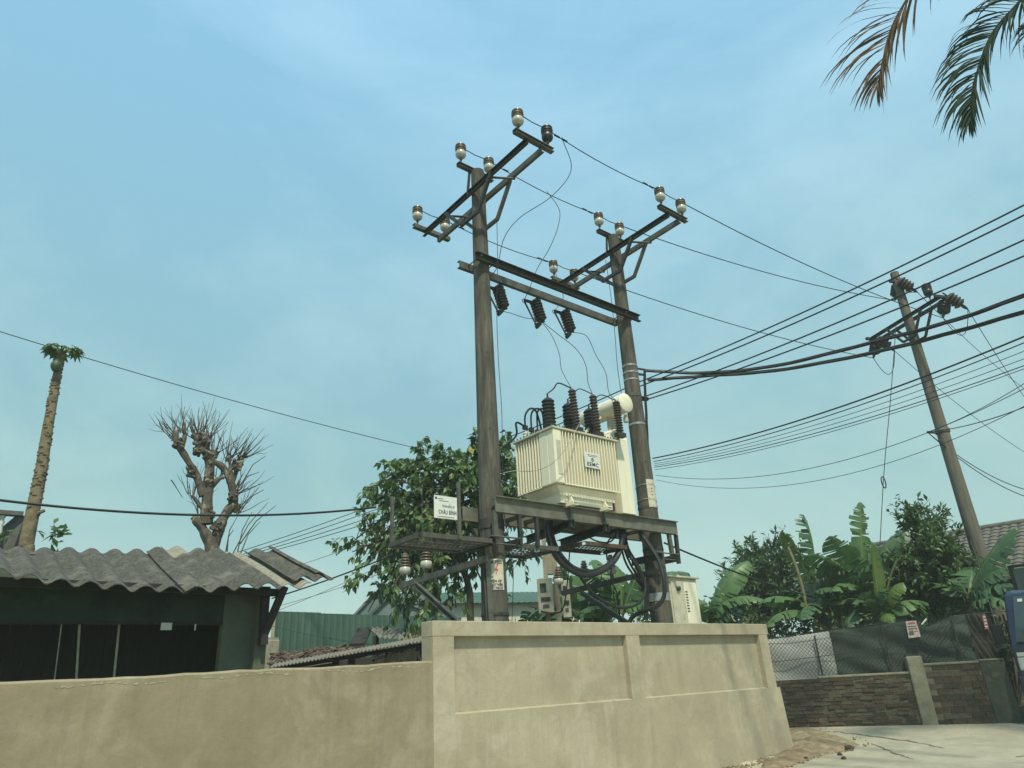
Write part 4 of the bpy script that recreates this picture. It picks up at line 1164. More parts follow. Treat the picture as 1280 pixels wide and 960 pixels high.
MB().bar(Vector((p.x, p.y+1.2, 1.1)), Vector((q.x, q.y+1.2, 1.1)), .06, 2.0).build('back_wall', 'dark_wood', l2)
MB().bar(at(466, 826, 13.2), at(520, 806, 12.9), .10, .025).build('plank', 'truck_black', l2)
p0 = at(455, 806, 15.0)
# heap of old clay tiles on a low roof
th = thing('tile_heap', 'strip of broken reddish clay roof tiles below the green sheet fence', 'tile heap', at(380, 826, 18))
t0 = None
for k in range(260):
    px = RND.uniform(340, 455); f = RND.uniform(0, 1); p = at(px, 830-(px-342)*.10 - f*13, 16.6+f*3.0)
    if t0 is None: t0 = MB().box(p, Vector((.075, 0, 0)), Vector((0, .10, 0)), Z3*.010).build('tile', 'clay_tile', th, loc=p)
    else: share(t0, 'tile', p, th, (RND.uniform(-.5, .5), RND.uniform(-.5, .5), RND.uniform(0, 3)))
pts = [at(338, 833, 16.4), at(458, 822, 16.4), at(458, 809, 19.8), at(338, 818, 19.8)]
m = MB(); m.add([p - Z3*.05 for p in pts] + [Vector((p.x, p.y, 0)) for p in pts], [(0,1,2,3),(0,4,5,1),(1,5,6,2),(2,6,7,3),(3,7,4,0)]); m.build('roof_deck', 'clay_tile', th)
# dry straw hanging under the little shed
m = MB()
for k in range(90):
    p = at(RND.uniform(470, 525), RND.uniform(808, 820), 13.0); a = RND.uniform(-1, 1)
    m.tube([p, p+Vector((a*.1, 0, -.1)), p+Vector((a*.24, 0, -.34))], [.006, .005, .002], 4, False)
tag(m.raw('dry_straw', 'bamboo', kind='stuff'), 'dry straw hanging under the small dark shed', 'straw')
# far-left balcony corner behind the papaya
bl = thing('balcony', 'weathered balcony rail with white baluster behind the papaya trunk', 'balcony', at(10, 700, 19))
B0, B1 = at(-70, 636, 19), at(29, 643, 19)
MB().bar(B0, B1, .22, .09).build('handrail', 'balcony_grey', bl)
MB().bar(Vector((B0.x, B0.y, B0.z-1.0)), Vector((B1.x, B1.y, B1.z-1.0)), .22, .10).build('floor_beam', 'balcony_grey', bl)
for px in (-30, -13, 4):
    p = at(px, 643, 19); MB().lathe([(.07, -.98), (.075, -.9), (.05, -.85), (.085, -.55), (.045, -.25), (.06, -.2), (.04, -.12), (.07, -.05)], Vector((p.x, p.y, p.z+.02)), Z3, 12).build('baluster', 'sign_white', bl, smooth=True)
p = at(26, 645, 19); MB().add([p+Vector((-.10, 0, .03)), p+Vector((.10, 0, .0)), p+Vector((-.05, 0, -1.0)), p+Vector((-.5, 0, -1.0)), p+Vector((-.42, 0, -.28))] + [p+Vector((-.10, .2, .03)), p+Vector((.10, .2, .0)), p+Vector((-.05, .2, -1.0)), p+Vector((-.5, .2, -1.0)), p+Vector((-.42, .2, -.28))],
      [(0,4,3,2,1),(5,6,7,8,9),(0,1,6,5),(1,2,7,6),(2,3,8,7),(3,4,9,8),(4,0,5,9)]).build('corner_pier', 'balcony_grey', bl)

# ------------------------------------------------------------------ right: brick wall, fence, posters
def ground_pt(p): return Vector((p.x, p.y, gz(p.x, p.y)))
bwl = thing('brick_wall', 'long low dark brick wall under the white tarp, left of the rendered pillar', 'wall', ground_pt(BWa))
zl = at(1040, 846.5, math.hypot(*(BWa+wd*1.1).xy)).z; 
lenL = (BWp-BWa).length - .13 + 1.0
A0 = BWa - wd*1.0; gb = gz(A0.x+wd.x*2, A0.y+wd.y*2) - .04; ztop = zl
def seg_box(m, s0, s1, n0, n1, z0, z1): 
    return m.box(A0 + wd*((s0+s1)/2) + wn*((n0+n1)/2) + Z3*((z0+z1)/2 - A0.z), wd*((s1-s0)/2), wn*((n1-n0)/2), Z3*((z1-z0)/2))
seg_box(MB(), 0, lenL, -.20, -.012, gb-.3, ztop-.012).build('mortar_core', 'mortar', bwl)
BR = []
for i in range(5):
    m = MB(); bm_ = m.box((0, 0, 0), Vector((.5, 0, 0)), Vector((0, .5, 0)), Vector((0, 0, .5)))
    for v in m.v: v += Vector((RND.uniform(-.02, .02), RND.uniform(-.05, .05), RND.uniform(-.06, .06)))
    o = m.build('brick', 'brick_%d' % i, None); BR.append(o.data); bpy.data.objects.remove(o)
rotz = math.atan2(wd.y, wd.x)
nb = 0
def lay(parent, s0, s1, z0, z1, hb, lb, wild, org):
    global nb
    rows = max(1, round((z1-z0)/hb)); hb = (z1-z0)/rows
    for r in range(rows):
        s = s0 + (lb*.5 if r % 2 else 0) - (RND.uniform(0, lb*.4) if wild > .5 else 0)
        while s < s1:
            l = lb*RND.uniform(1-.35*wild, 1+.25*wild); e = min(s+l, s1); b = max(s, s0)
            if e-b > .06 and nb < 420:
                o = bpy.data.objects.new('brick', BR[RND.choice((0, 1, 1, 1, 2, 2, 4, 4))]); COL.objects.link(o); o.parent = parent
                pr = RND.uniform(-.012, .016)
                c = org + wd*((b+e)/2) + wn*(-.05+pr); c.z = z0+hb*(r+.5)+RND.uniform(-.004, .004)*wild
                o.location = c - ORG[parent.name]; o.scale = (e-b-.014, .1, hb-.014)
                o.rotation_euler = (0, RND.uniform(-.05, .05)*wild, rotz + RND.uniform(-.02, .02)); nb += 1
            s += l
rowh = .088
lay(bwl, .75, lenL, gb, ztop-.01, .07, .21, .8, A0)
seg_box(MB(), 1.9, lenL, -.19, -.0, ztop-.011, ztop+.03).build('capping', 'pillar_render', bwl, bevel=.008)
# pillar
pil = thing('wall_pillar', 'lone rendered pillar standing between the two brick walls', 'pillar', ground_pt(BWp))
pc0 = BWp - wd*.0; d_p = math.hypot(pc0.x, pc0.y); ztp = at(1148, 820, d_p).z
MB().box(Vector((pc0.x, pc0.y, (gb-.3+ztp)/2)) - wn*.10, wd*.135, wn*.14, Z3*((ztp-gb+.3)/2)).build('shaft', 'pillar_render', pil, bevel=.015)
MB().box(Vector((pc0.x, pc0.y, ztp+.005)) - wn*.10, wd*.12, wn*.12, Z3*.012).build('cap', 'mortar', pil)
# right segment: exposed bricks then mossy render
bw2 = thing('brick_wall', 'short brick wall turning mossy and rendered, right of the pillar behind the road edge', 'wall', ground_pt(BWb))
S0 = (BWp-A0).length + .14; S1 = S0 + .95
_r = ray(1263, 850); S2 = (CAM + _r*((A0-CAM).dot(wn)/_r.dot(wn)) - A0).dot(wd)
zr_ = at(1200, 829, math.hypot(*(BWp+wd*.6).xy)).z
seg_box(MB(), S0, S1, -.20, -.016, gb-.3, zr_-.012).build('mortar_core', 'mortar_pale', bw2)
lay(bw2, S0, S1, gb, zr_-.01, .105, .24, .25, A0)
seg_box(MB(), S0+.0, S1-.002, -.19, .004, zr_-.011, zr_+.03).build('capping', 'pillar_render', bw2, bevel=.008)
seg_box(MB(), S1, S2, -.22, .016, gb-.3, zr_+.02).build('mossy_panel', 'mossy_render', bw2, bevel=.01)
seg_box(MB(), S1, S2, -.20, .022, zr_+.021, zr_+.05).build('capping', 'pillar_render', bw2, bevel=.008)
# fence: posts, chain link, tarp, nets
FN = -.24
def fp(s, z, n=FN): 
    q = A0 + wd*s + wn*n; return Vector((q.x, q.y, z))
fn = thing('chain_link_fence', 'chain link fence on the brick wall, hung with a tarp and shade nets', 'fence', fp(2, ztop))
def s_of(px, py=840):
    r = ray(px, py); q0 = A0 + wn*FN
    t = (q0-CAM).dot(wn)/r.dot(wn); p = CAM + r*t
    return (p-A0).dot(wd), p.z
ztf = []
for px, py in ((975, 797), (1034, 789), (1045, 787), (1090, 781), (1130, 774), (1160, 782), (1190, 770), (1230, 766), (1262, 764), (1300, 760)):
    ztf.append(s_of(px, py))
def ftop(s): return interp(ztf, s)
def fbot(s): return ztop+.0 if s < S0 else zr_+.03
sT = s_of(1043, 820)[0]
for s in (s_of(960, 830)[0], s_of(1025, 830)[0], s_of(1110, 820)[0], s_of(1195, 800)[0], s_of(1262, 800)[0]):
    MB().tube([fp(s, ztop-.1, FN+.06), fp(s, ftop(s)-.05, FN+.06)], .018, 8).build('fence_post', 'steel_dark', fn, smooth=True)
m = MB(); st = .075; s = -1.0; e = S2
def linkwire(sa, sb, za, zb_):
    m.tube([fp(sa, za, FN+.05), fp(sb, zb_, FN+.05)], .0035, 3, False)
hgt = 1.0; k = 0
s = -1.0
while s < e:
    for sg_ in (1, -1):
        a0_, z0_ = s, fbot(s); top_ = ftop(s); h_ = top_-z0_
        linkwire(s, s+sg_*h_*.9, z0_, z0_+h_) if -1.0 <= s+sg_*h_*.9 <= e else None
    s += st
m.raw('wire_mesh', 'wire_dark', fn)
for off in (0, -.45):
    MB().tube([fp(ztf[0][0]-1 + (ztf[-1][0]+1-ztf[0][0])*i/30, ftop(ztf[0][0]-1+(ztf[-1][0]+1-ztf[0][0])*i/30)+off, FN+.045) for i in range(31)], .006, 5).build('line_wire', 'wire_dark', fn)
def cloth(name, label, cat, s0, s1, n0, mat, waves, amp, sagt=0.0, group=None):
    m = MB(); NU, NV = 60, 22
    for j in range(NV+1):
        t = j/NV
        for i in range(NU+1):
            q = i/NU; s = s0+(s1-s0)*q; zb_ = fbot(s)-.02; zt_ = ftop(s)-sagt*math.sin(math.pi*q)
            z = zb_+(zt_-zb_)*t
            n = n0 + amp*math.sin(waves*q*6.28+3*t+2*math.sin(t*4+q*5)) * (1-t*.3) + amp*.7*math.sin((q+t*.8)*waves*11) + amp*.8*math.sin((t*7-q*5*math.cos(q*4)))
            m.v.append(fp(s, z, n))
    for j in range(NV):
        for i in range(NU):
            a = j*(NU+1)+i; m.f.append((a, a+1, a+NU+2, a+NU+1))
    o = m.raw(name, mat, smooth=True); return tag(o, label, cat, group)
cloth('white_tarp', 'greyish white tarp behind the chain link at the left end of the fence', 'tarp', -1.0, sT, FN-.02, 'tarp_white', 1.2, .02, .02)
cloth('shade_net', 'dark green shade net sagging on the fence beside the white tarp', 'net', sT+.01, s_of(1215, 800)[0], FN-.03, 'net_green', 1.7, .03, .03)
cloth('shade_net', 'dark brown ragged net at the far right end of the fence by the truck', 'net', s_of(1216, 800)[0], S2, FN-.03, 'net_brown', 2.2, .03, .0)
def poster(label, quad, mat, name='poster', lines=True):
    pts = []
    for px, py in quad: s, z = s_of(px, py); pts.append(fp(s, z, FN+.075))
    t = thing(name, label, 'poster', sum(pts, Vector())/4)
    m = MB(); bk = [p - wn*.004 for p in pts]
    m.add(pts+bk, [(0,1,2,3),(4,7,6,5),(0,4,5,1),(1,5,6,2),(2,6,7,3),(3,7,4,0)]); m.build('sheet', mat, t)
    return t, pts
t, P = poster('faded pinkish paper notice pinned to the shade net above the pillar', ((1131, 777), (1144, 776), (1150, 796), (1135, 798)), 'paper')
def qp(P, a, b): return P[0].lerp(P[1], a).lerp(P[3].lerp(P[2], a), b) + wn*.004
for (a, b, c, d, mt) in ((.15, .85, .08, .2, 'paper_red'), (.1, .9, .3, .36, 'ink_grey'), (.1, .9, .44, .5, 'ink_grey'), (.12, .5, .6, .85, 'ink_grey'), (.55, .9, .62, .68, 'paper_red')):
    MB().add([qp(P, a, c), qp(P, b, c), qp(P, b, d), qp(P, a, d)], [(0,1,2,3)]).raw('print', mt, t)
t, P = poster('narrow red and white paper strip on the brown net', ((1226, 769), (1230, 768), (1235, 786), (1230, 787)), 'paper_red')
for k in range(4): MB().add([qp(P, .15, .1+.22*k), qp(P, .85, .14+.22*k), qp(P, .75, .22+.22*k), qp(P, .2, .2+.22*k)], [(0,1,2,3)]).raw('print', 'sign_white', t)
a, b = s_of(1151, 781), s_of(1157, 774)
tag(MB().tube([fp(a[0], a[1], FN+.08), fp(b[0], b[1], FN+.08)], .016, 6).build('white_stick', 'sign_white', None), 'short white stick poking out above the shade net right of the notice', 'stick')

# ------------------------------------------------------------------ house on the right with tiled roof
hp = at(1240, 800, 27.5); 
hr0 = at(1050, 706, 28.5); hr1 = at(1330, 640, 27.0); zr2 = at(1240, 664, 27.8).z
hr0.z = hr1.z = zr2
hd = (hr1-hr0); hl = hd.length; hd.normalize(); hn = Vector((hd.y, -hd.x, 0))
hs = thing('house', 'house with a weathered brown tiled roof behind the leaning utility pole', 'house', (hr0.x, hr0.y, gz(hr0.x, hr0.y)))
RW, RDZ = 3.6, 1.75
m = MB(); A = hr0 + hn*(RW-.5); A.z = -.2; B = hr1 + hn*(RW-.5); B.z = -.2; Ab = hr0 - hn*(RW-.5); Ab.z = -.2; Bb = hr1 - hn*(RW-.5); Bb.z = -.2
zw = zr2 - RDZ*(RW-.5)/RW - .12
m.add([A, B, Bb, Ab] + [Vector((p.x, p.y, zw)) for p in (A, B, Bb, Ab)] + [hr0-Z3*.12, hr1-Z3*.12], [(0,1,5,4),(2,3,7,6),(1,2,6,9,5),(3,0,4,8,7),(0,3,2,1)])
m.build('wall', 'mossy_render', hs)
rf = MB().add([hr0+Z3*0, hr1, hr1+hn*RW-Z3*RDZ, hr0+hn*RW-Z3*RDZ, hr0-Z3*.1, hr1-Z3*.1, hr1+hn*RW-Z3*(RDZ+.1), hr0+hn*RW-Z3*(RDZ+.1)], [(0,1,2,3),(4,7,6,5),(0,4,5,1),(1,5,6,2),(2,6,7,3),(3,7,4,0)]).build('roof', 'roof_tile', hs)
MB().add([hr0+Z3*0, hr1, hr1-hn*RW-Z3*RDZ, hr0-hn*RW-Z3*RDZ, hr0-Z3*.1, hr1-Z3*.1, hr1-hn*RW-Z3*(RDZ+.1), hr0-hn*RW-Z3*(RDZ+.1)], [(0,1,2,3),(4,7,6,5),(0,4,5,1),(1,5,6,2),(2,6,7,3),(3,7,4,0)]).build('roof', 'roof_tile', hs)
slope = (hn*RW - Z3*RDZ).normalized(); nrm = hd.cross(slope); nrm = nrm if nrm.z > 0 else -nrm
tw, tl = .24, .30
# tile: low barrel
def tile_mesh():
    m = MB(); K = 6
    for j, (y, lift) in enumerate(((-.02, .018), (tl+.03, .048))):
        for k in range(K+1):
            x = tw*(k/K-.5); h = .035*math.cos(math.pi*(k/K-.5)*1.0)
            m.v.append(hd*x + slope*y + nrm*(h+lift))
    for k in range(K): m.f.append((k, k+1, K+2+k, K+1+k))
    for k in range(K): m.f.append((K+1+k, K+2+k, K+2+k, K+1+k)) if False else None
    for k in range(K+1): m.v.append(m.v[K+1+k] - nrm*.03)
    b = 2*(K+1)
    for k in range(K): m.f.append((K+1+k, K+2+k, b+k+1, b+k))
    return m
to = tile_mesh().raw('tile', 'roof_tile', None); tdata = to.data; bpy.data.objects.remove(to)
cnt = 0; far = MB(); tv = tile_mesh()
s_vis0 = hl*.50; s_vis1 = hl*.88
rows = int(math.hypot(RW, RDZ)/tl)
for r in range(rows):
    c = 0; s = .12
    while s < hl:
        p = hr0 + hd*s + slope*(r*tl) + nrm*.004
        if s_vis0 < s < s_vis1 and cnt < 300 and r < 11:
            o = bpy.data.objects.new('tile', tdata); COL.objects.link(o); o.parent = rf; o.location = p - ORG[rf.name] + nrm*RND.uniform(0, .012)
            o.rotation_euler = (0, 0, RND.uniform(-.02, .02)); cnt += 1
        else:
            far.add([v + p for v in tv.v], tv.f)
        s += tw*1.02
far.raw('tile_rows', 'roof_tile', rf, kind='stuff')
MB().tube([hr0+Z3*.06, hr1+Z3*.06], .10, 10).build('ridge_cap', 'roof_tile', rf, smooth=True)

# ------------------------------------------------------------------ third pole
TP = at(1160, 480, 20.6); tx, ty = TP.x, TP.y
ztp3 = at(1112, 343, 20.6).z
p3 = thing('utility_pole', 'slender concrete pole with dark strain insulators rising behind the banana plants', 'pole', (tx, ty, gz(tx, ty)))
MB().lathe([(.20-.09*k/12, -.2+(ztp3+.2)*k/12) for k in range(13)], (tx, ty, 0), Z3, 20).build('shaft', 'pole_far', p3, smooth=True)
ca = (at(1171, 385, 20.0) - at(1092, 414, 21.4)); ca.z = 0; ca.normalize()
zc3 = at(1132, 400, 20.6).z; ct = Vector((tx, ty, zc3)); cn = Vector((ca.y, -ca.x, 0))
for s in (-1, 1):
    MB().channel(ct - ca*1.30 + cn*s*.15, ct + ca*1.25 + cn*s*.15, .06, .09, .009, cn*s).build('crossarm', 'steel_dark', p3)
    b = MB(); 
    for a, c in zip((ct-ca*.62+cn*s*.18, ct-ca*.2-Z3*.62+cn*s*.18, ct+ca*.2-Z3*.62+cn*s*.18), (ct-ca*.2-Z3*.62+cn*s*.18, ct+ca*.2-Z3*.62+cn*s*.18, ct+ca*.62+cn*s*.18)): b.bar(a, c, .05, .055, cn.cross((c-a).normalized()))
    b.build('brace', 'steel_dark', p3)
for e_ in (-1.25, 1.22): MB().bar(ct + ca*e_ - cn*.32, ct + ca*e_ + cn*.32, .07, .07).build('end_bracket', 'steel_dark', p3)
MB().bar(Vector((tx, ty, ztp3-.3)) - cn*.2, Vector((tx, ty, ztp3-.3)) + cn*.25, .07, .06).build('top_bracket', 'steel_dark', p3)
SI = {}
def strain(key, p, axis):
    axis = axis.normalized()
    o = MB().lathe(ribbed(4, .36, .11, .155), p, axis, 18).build('strain_insulator', 'arrester_grey' if key[-1] == 'r' else 'bushing_dark', p3, smooth=True)
    MB().lathe([(.02, -.16), (.02, 0)], p, axis, 8).build('shackle', 'steel_dark', o)
    MB().lathe([(.03, .36), (.045, .42), (.035, .50), (.015, .56)], p, axis, 8).build('wire_clamp', 'steel_dark', o); SI[key] = p+axis*.55
to_station = (W(SPAN, 0, 9.0) - ct); to_station.z = 0; to_station.normalize()
away = (at(1330, 560, 24)-ct); away.z = 0; away.normalize()
for key, c, zz in (('a', ct-ca*1.25, 0), ('b', Vector((tx, ty, ztp3-.28)), 0), ('c', ct+ca*1.22, 0)):
    ex3 = Vector((ty, -tx, 0)).normalized()
    strain(key+'l', c - cn*.22 - ex3*.16 - Z3*.05, to_station*.35 - ex3*.12 - Z3*.9)
    strain(key+'r', c + cn*.22 + ex3*.22 - Z3*.08, away*.30 + ex3*.42 - Z3*.82)
insulator(p3, ct + ca*.82 + Z3*.28, True, None, 1.15)
MB().lathe([(.17, 0), (.175, .01), (.175, .09), (.17, .10)], Vector((tx, ty, at(1180, 541, 20.6).z)), Z3, 20).build('band', 'steel_galv', p3, smooth=True)
MB().bar(Vector((tx, ty, at(1180, 541, 20.6).z)), Vector((tx, ty, at(1180, 541, 20.6).z)) + cn*.5, .05, .05).build('line_hook', 'steel_dark', p3)

# ------------------------------------------------------------------ wires
def wire(name, label, pts, r, mat='wire_dark', cat='wire', group=None, smooth=True, seg=6):
    P = smooth_path(pts, 8) if smooth else pts
    o = MB().tube(P, r, seg).build(name, mat, None, smooth=True, loc=P[0])
    return tag(o, label, cat, group)
SPL = {0: 'front', 1: 'middle', 2: 'rear'}
nm3 = ['nearest the road', 'over the pole tops', 'farthest from the road']
for k in range(3):
    a = topsL[2*k] + Z3*.0; b = topsL[2*k+1]; c = topsR[2*k]; d = topsR[2*k+1]
    pts = [a, a.lerp(b, .5)-Z3*.03, b] + sagged(b, c, .10, 8)[1:] + [c.lerp(d, .5)-Z3*.03, d]
    o = wire('line_conductor', 'bare high voltage conductor between the two station poles, ' + nm3[k], pts, .0085, group='high voltage conductors', smooth=False)
    # preformed grips as sleeves
    o2 = MB(); dd_ = (c-b).normalized()
    for (p, q) in ((.06, .10), (.12, .16)): o2.tube([b.lerp(c, p), b.lerp(c, q)], .017, 6)
    for (p, q) in ((.84, .88), (.90, .94)): o2.tube([b.lerp(c, p), b.lerp(c, q)], .017, 6)
    for v in o2.v: v.z -= .035
    o2.build('sleeve', 'rubber_black', o)
    tgt = SI[('c', 'b', 'a')[k]+'l']
    wire('line_conductor', 'bare conductor from the right station pole to the slender pole, ' + nm3[k], sagged(d, tgt, .22, 24), .010, group='high voltage conductors', smooth=False)
for key, end in (('a', (1300, 577)), ('b', (1300, 500)), ('c', (1300, 522))):
    wire('line_conductor', {'a': 'thin conductor leaving the slender pole from its left insulator', 'b': 'thin conductor leaving the slender pole from its top insulator', 'c': 'thin conductor leaving the slender pole from its right insulator'}[key],
         sagged(SI[key+'r'], at(*end, 32), .25, 20), .009, group='high voltage conductors', smooth=False)
    a, b = SI[key+'l'], SI[key+'r']
    if key != 'b':
        wire('jumper_wire', 'slack jumper loop under the ' + ('left' if key == 'a' else 'right') + ' end of the slender pole crossarm', sagged(a, b, .62, 14), .009, 'wire_dark', 'wire', None, False)
    else:
        wire('jumper_wire', 'jumper from the slender pole top over the right insulator', [a, a.lerp(b, .5)+Z3*.1, b], .009)
# jumpers and drop leads of the station (traced in space)
def pxw(l): return [at(*q) for q in l]
def D(u, v): p = W(u, v, 0); return math.hypot(p.x, p.y)
b0_ = topsL[1].lerp(topsR[0], .12)
wire('drop_lead', 'drop lead looping from the road side conductor down to the first fuse', [b0_, at(714, 212, 10.2), at(690, 245, 10.3), at(650, 272, 10.3), at(630, 298, 10.2), at(621, 335, 10.1), FZ[0][0]+Z3*.12, FZ[0][0]], .0065)
b1_ = topsL[3].lerp(topsR[2], .5)
wire('drop_lead', 'drop lead bowing from the middle conductor down to the second fuse', [b1_-Z3*.05, at(699, 262, 11), at(697, 285, 11), at(686, 312, 11), at(672, 335, 11), at(662, 360, 10.8), FZ[1][0]], .0065)
wire('drop_lead', 'short drop lead from the rear conductor to the third fuse', [topsR[4], at(697, 350, 12), at(704, 372, 11.9), FZ[2][0]], .0065)
wire('fuse_lead', 'lead from the first fuse swinging over to the second fuse', [FZ[0][1]-Z3*.05, at(640, 392, 10.5), at(655, 397, 10.7), at(668, 399, 10.9), FZ[1][1]+V3*.03], .006)
wire('fuse_lead', 'lead from the second fuse down to the leftmost arrester', [FZ[1][1], at(690, 420, 11.1), at(699, 442, 11.0), at(702, 462, 10.9), AR[0]], .006)
wire('fuse_lead', 'lead from the second fuse bowing right to the middle arrester', [FZ[1][1]+U3*.03, at(695, 416, 11.3), at(720, 436, 11.4), at(732, 456, 11.3), at(735, 478, 11.3), AR[1]], .006)
wire('fuse_lead', 'lead from the third fuse down to the arrester by the conservator', [FZ[2][1], at(733, 420, 11.9), at(745, 444, 11.8), at(757, 466, 11.7), at(761, 490, 11.6), AR[2]], .006)
for k in range(3):
    wire('bushing_jumper', ('left', 'middle', 'right')[k] + ' short jumper from transformer bushing to its arrester', [HV[k], HV[k]+U3*.1+Z3*.09+V3*.05, HV[k].lerp(AR[k], .5)+Z3*.14, AR[k]], .012 if k == 0 else .009)
wire('earth_wire', 'thin earth wire hanging down beside the left pole from its crossarm', [at(621, 272, 9.9), at(622, 330, 9.9), at(621, 390, 9.9), at(623, 450, 9.9), at(627, 510, 9.9), at(628, 560, 9.9), at(630, 640, 9.9), at(641, 700, 9.9), at(640, 780, 9.9)], .0055)
wire('earth_wire', 'thin earth wire running down the right pole', [at(757, 325, 11.9), at(763, 365, 11.9), at(768, 410, 11.9), at(772, 460, 11.9), at(778, 500, 11.9)], .006)
wire('loose_wire', 'thin pale loose wire drooping across the transformer front', [at(612, 596, 9.9), at(640, 589, 10.0), at(662, 589, 10.0), at(677, 586, 10.0), at(692, 578, 10.0), at(706, 562, 10.1), at(716, 545, 10.3), at(724, 530, 10.6)], .0055, 'bamboo')
# low voltage loops behind the bushings
for k in range(4):
    p = LVB[k]
    off = .06*k
    wire('low_voltage_lead', ('outermost', 'second', 'third', 'innermost')[k] + ' black cable loop behind the leftmost transformer bushing', [p, p+Z3*(.20+off)+U3*.02, p+Z3*(.34+off*.7)+U3*(.14), p+Z3*(.30+off*.4)+U3*.27, W(1.5+.05*k, -.45, 5.15), W(1.55+.05*k, -.52, 4.7), W(1.4+.06*k, -.56, 3.6)], .017, 'rubber_black', 'cable', 'low voltage leads')
wire('low_voltage_lead', 'bundled cable reaching the left side of the transformer from the tree', [at(628, 560, 12), at(645, 545, 11.2), LVB[0]+V3*.02-U3*.2+Z3*.02, LVB[0]], .017, 'rubber_black', 'cable')
# cable loops under the platform
def cab(label, l, r=.022, mat='rubber_black'):
    return wire('cable', label, pxw(l), r, mat, 'cable', 'black cables under the platform', True, 8)
cab('thick black cable sweeping in a wide arc under the transformer', [(683, 640, 10.6), (684, 664, 10.6), (692, 690, 10.6), (708, 709, 10.7), (732, 719, 10.9), (757, 711, 11.2), (773, 693, 11.5), (778, 668, 11.6)], .042)
cab('second thick black cable nested inside the wide arc', [(688, 640, 10.8), (690, 668, 10.8), (700, 692, 10.8), (718, 710, 10.9), (742, 714, 11.1), (763, 703, 11.4), (776, 683, 11.6), (781, 664, 11.7)], .034)
cab('black cable from the arc down to a low loop before the right pole', [(722, 716, 10.9), (735, 735, 11), (752, 750, 11.2), (772, 759, 11.4), (793, 757, 11.6), (805, 745, 11.8), (806, 728, 11.9), (795, 705, 11.9), (783, 690, 11.9), (780, 668, 11.9)], .021)
cab('stout black conduit curving round the foot of the right pole', [(799, 664, 11.9), (812, 682, 11.85), (824, 702, 11.8), (830, 725, 11.75), (830, 745, 11.75), (822, 757, 11.75), (806, 763, 11.8), (790, 772, 11.9), (784, 790, 11.9)], .036)
cab('thin black loop hanging above the rusty tray', [(729, 667, 11.5), (745, 676, 11.6), (760, 678, 11.6), (768, 672, 11.7), (772, 660, 11.8)], .013)
cab('small black loop left of the vertical cable bunch', [(759, 700, 11.6), (758, 685, 11.6), (762, 674, 11.6), (770, 672, 11.7)], .013)
for k, (dx) in enumerate((0, 5, 10, 14)):
    cab(('first', 'second', 'third', 'fourth')[k] + ' of the slanting cables bunched at the right pole, counted from the left', [(774+dx*.5, 662, 11.9), (777+dx*.6, 685, 11.9), (783+dx, 705, 11.95), (796+dx*.7, 725, 12.0), (806+dx*.3, 742, 12.1), (806+dx*.2, 775, 12.1)], .018)
cab('black cable dropping behind the insulator arm of the right pole', [(765, 702, 12.3), (764, 725, 12.3), (772, 745, 12.3), (776, 790, 12.3)], .012)
cab('thin dark cable looping below the meter box', [(712, 690, 13.4), (709, 730, 13.9), (703, 762, 14.1), (690, 766, 14.2), (676, 764, 14.2)], .012)
# big bundles leaving to the right and down the pole
def bundle(label, pts, r=.032):
    P = smooth_path(pts, 10); t = thing('cable_bundle', label, 'cable', P[0], 'thick twisted cable bundles')
    for k in range(3):
        Q = []
        for i, p in enumerate(P):
            a = i*.32 + k*2.094; Q.append(p + Vector((math.cos(a)*.6, math.sin(a)*.6, math.sin(a)))*r*.55)
        MB().tube(Q, r*.62, 7).build('strand', 'rubber_black', t, smooth=True)
pr = D(SPAN, 0)
bundle('upper thick twisted cable bundle running from the right pole to the right', [at(806, 463, pr), at(880, 466, pr-.2), at(970, 457, pr-.5), at(1090, 428, pr-.9), at(1200, 398, pr-1.3), at(1310, 358, pr-1.6)])
bundle('lower thick twisted cable bundle running from the right pole to the right', [at(810, 475, pr), at(880, 470, pr-.2), at(970, 463, pr-.5), at(1090, 441, pr-.9), at(1200, 413, pr-1.2), at(1310, 381, pr-1.5)])
bundle('black twisted cables running down the right side of the right pole', [at(806, 462, pr), at(806, 480, pr), at(808, 520, pr), at(810, 560, pr), at(815, 600, pr), at(817, 630, pr), at(818, 660, pr)], .028)
for (px, py) in ((803, 462), (805, 472)):
    pass
brk = MB(); brk.bar(W(SPAN, 0, 6.12), W(SPAN+.34, .05, 6.12), .06, .06).bar(W(SPAN, 0, 6.60), W(SPAN+.34, .05, 6.62), .035, .035).bar(W(SPAN, 0, 6.72), W(SPAN+.42, .05, 6.74), .03, .03)
brk.build('cable_bracket', 'steel_dark', pole_r)
# four low voltage lines from the upper right, past the station, to the far left
LVend = ((1310, 241), (1310, 254), (1310, 286), (1310, 307))
LVst = ((800, 477), (802, 482), (802, 497), (803, 501))
LVl = ((150, 745), (165, 748), (180, 752), (195, 755))
wd4 = ('top', 'second', 'third', 'lowest')
for k in range(4):
    a = at(*LVst[k], pr+.25); b = at(*LVend[k], 9.8)
    wire('overhead_line', wd4[k] + ' of the four dark lines rising to the upper right edge', sagged(a, b, .10, 24), .0115, 'rubber_black', 'wire', 'low voltage lines', False)
    c = at(*LVl[k], 24)
    if k < 2: wire('overhead_line', ('upper', 'lower')[k] + ' of the two dark lines running left from the right pole behind the transformer', sagged(a, at((640, 645)[k], (545, 553)[k], 15.5), .03, 12), .011, 'rubber_black', 'wire', 'low voltage lines', False)
LL = ((278, 692, 440, 637), (286, 694, 446, 641), (300, 692, 452, 646), (318, 690, 458, 650))
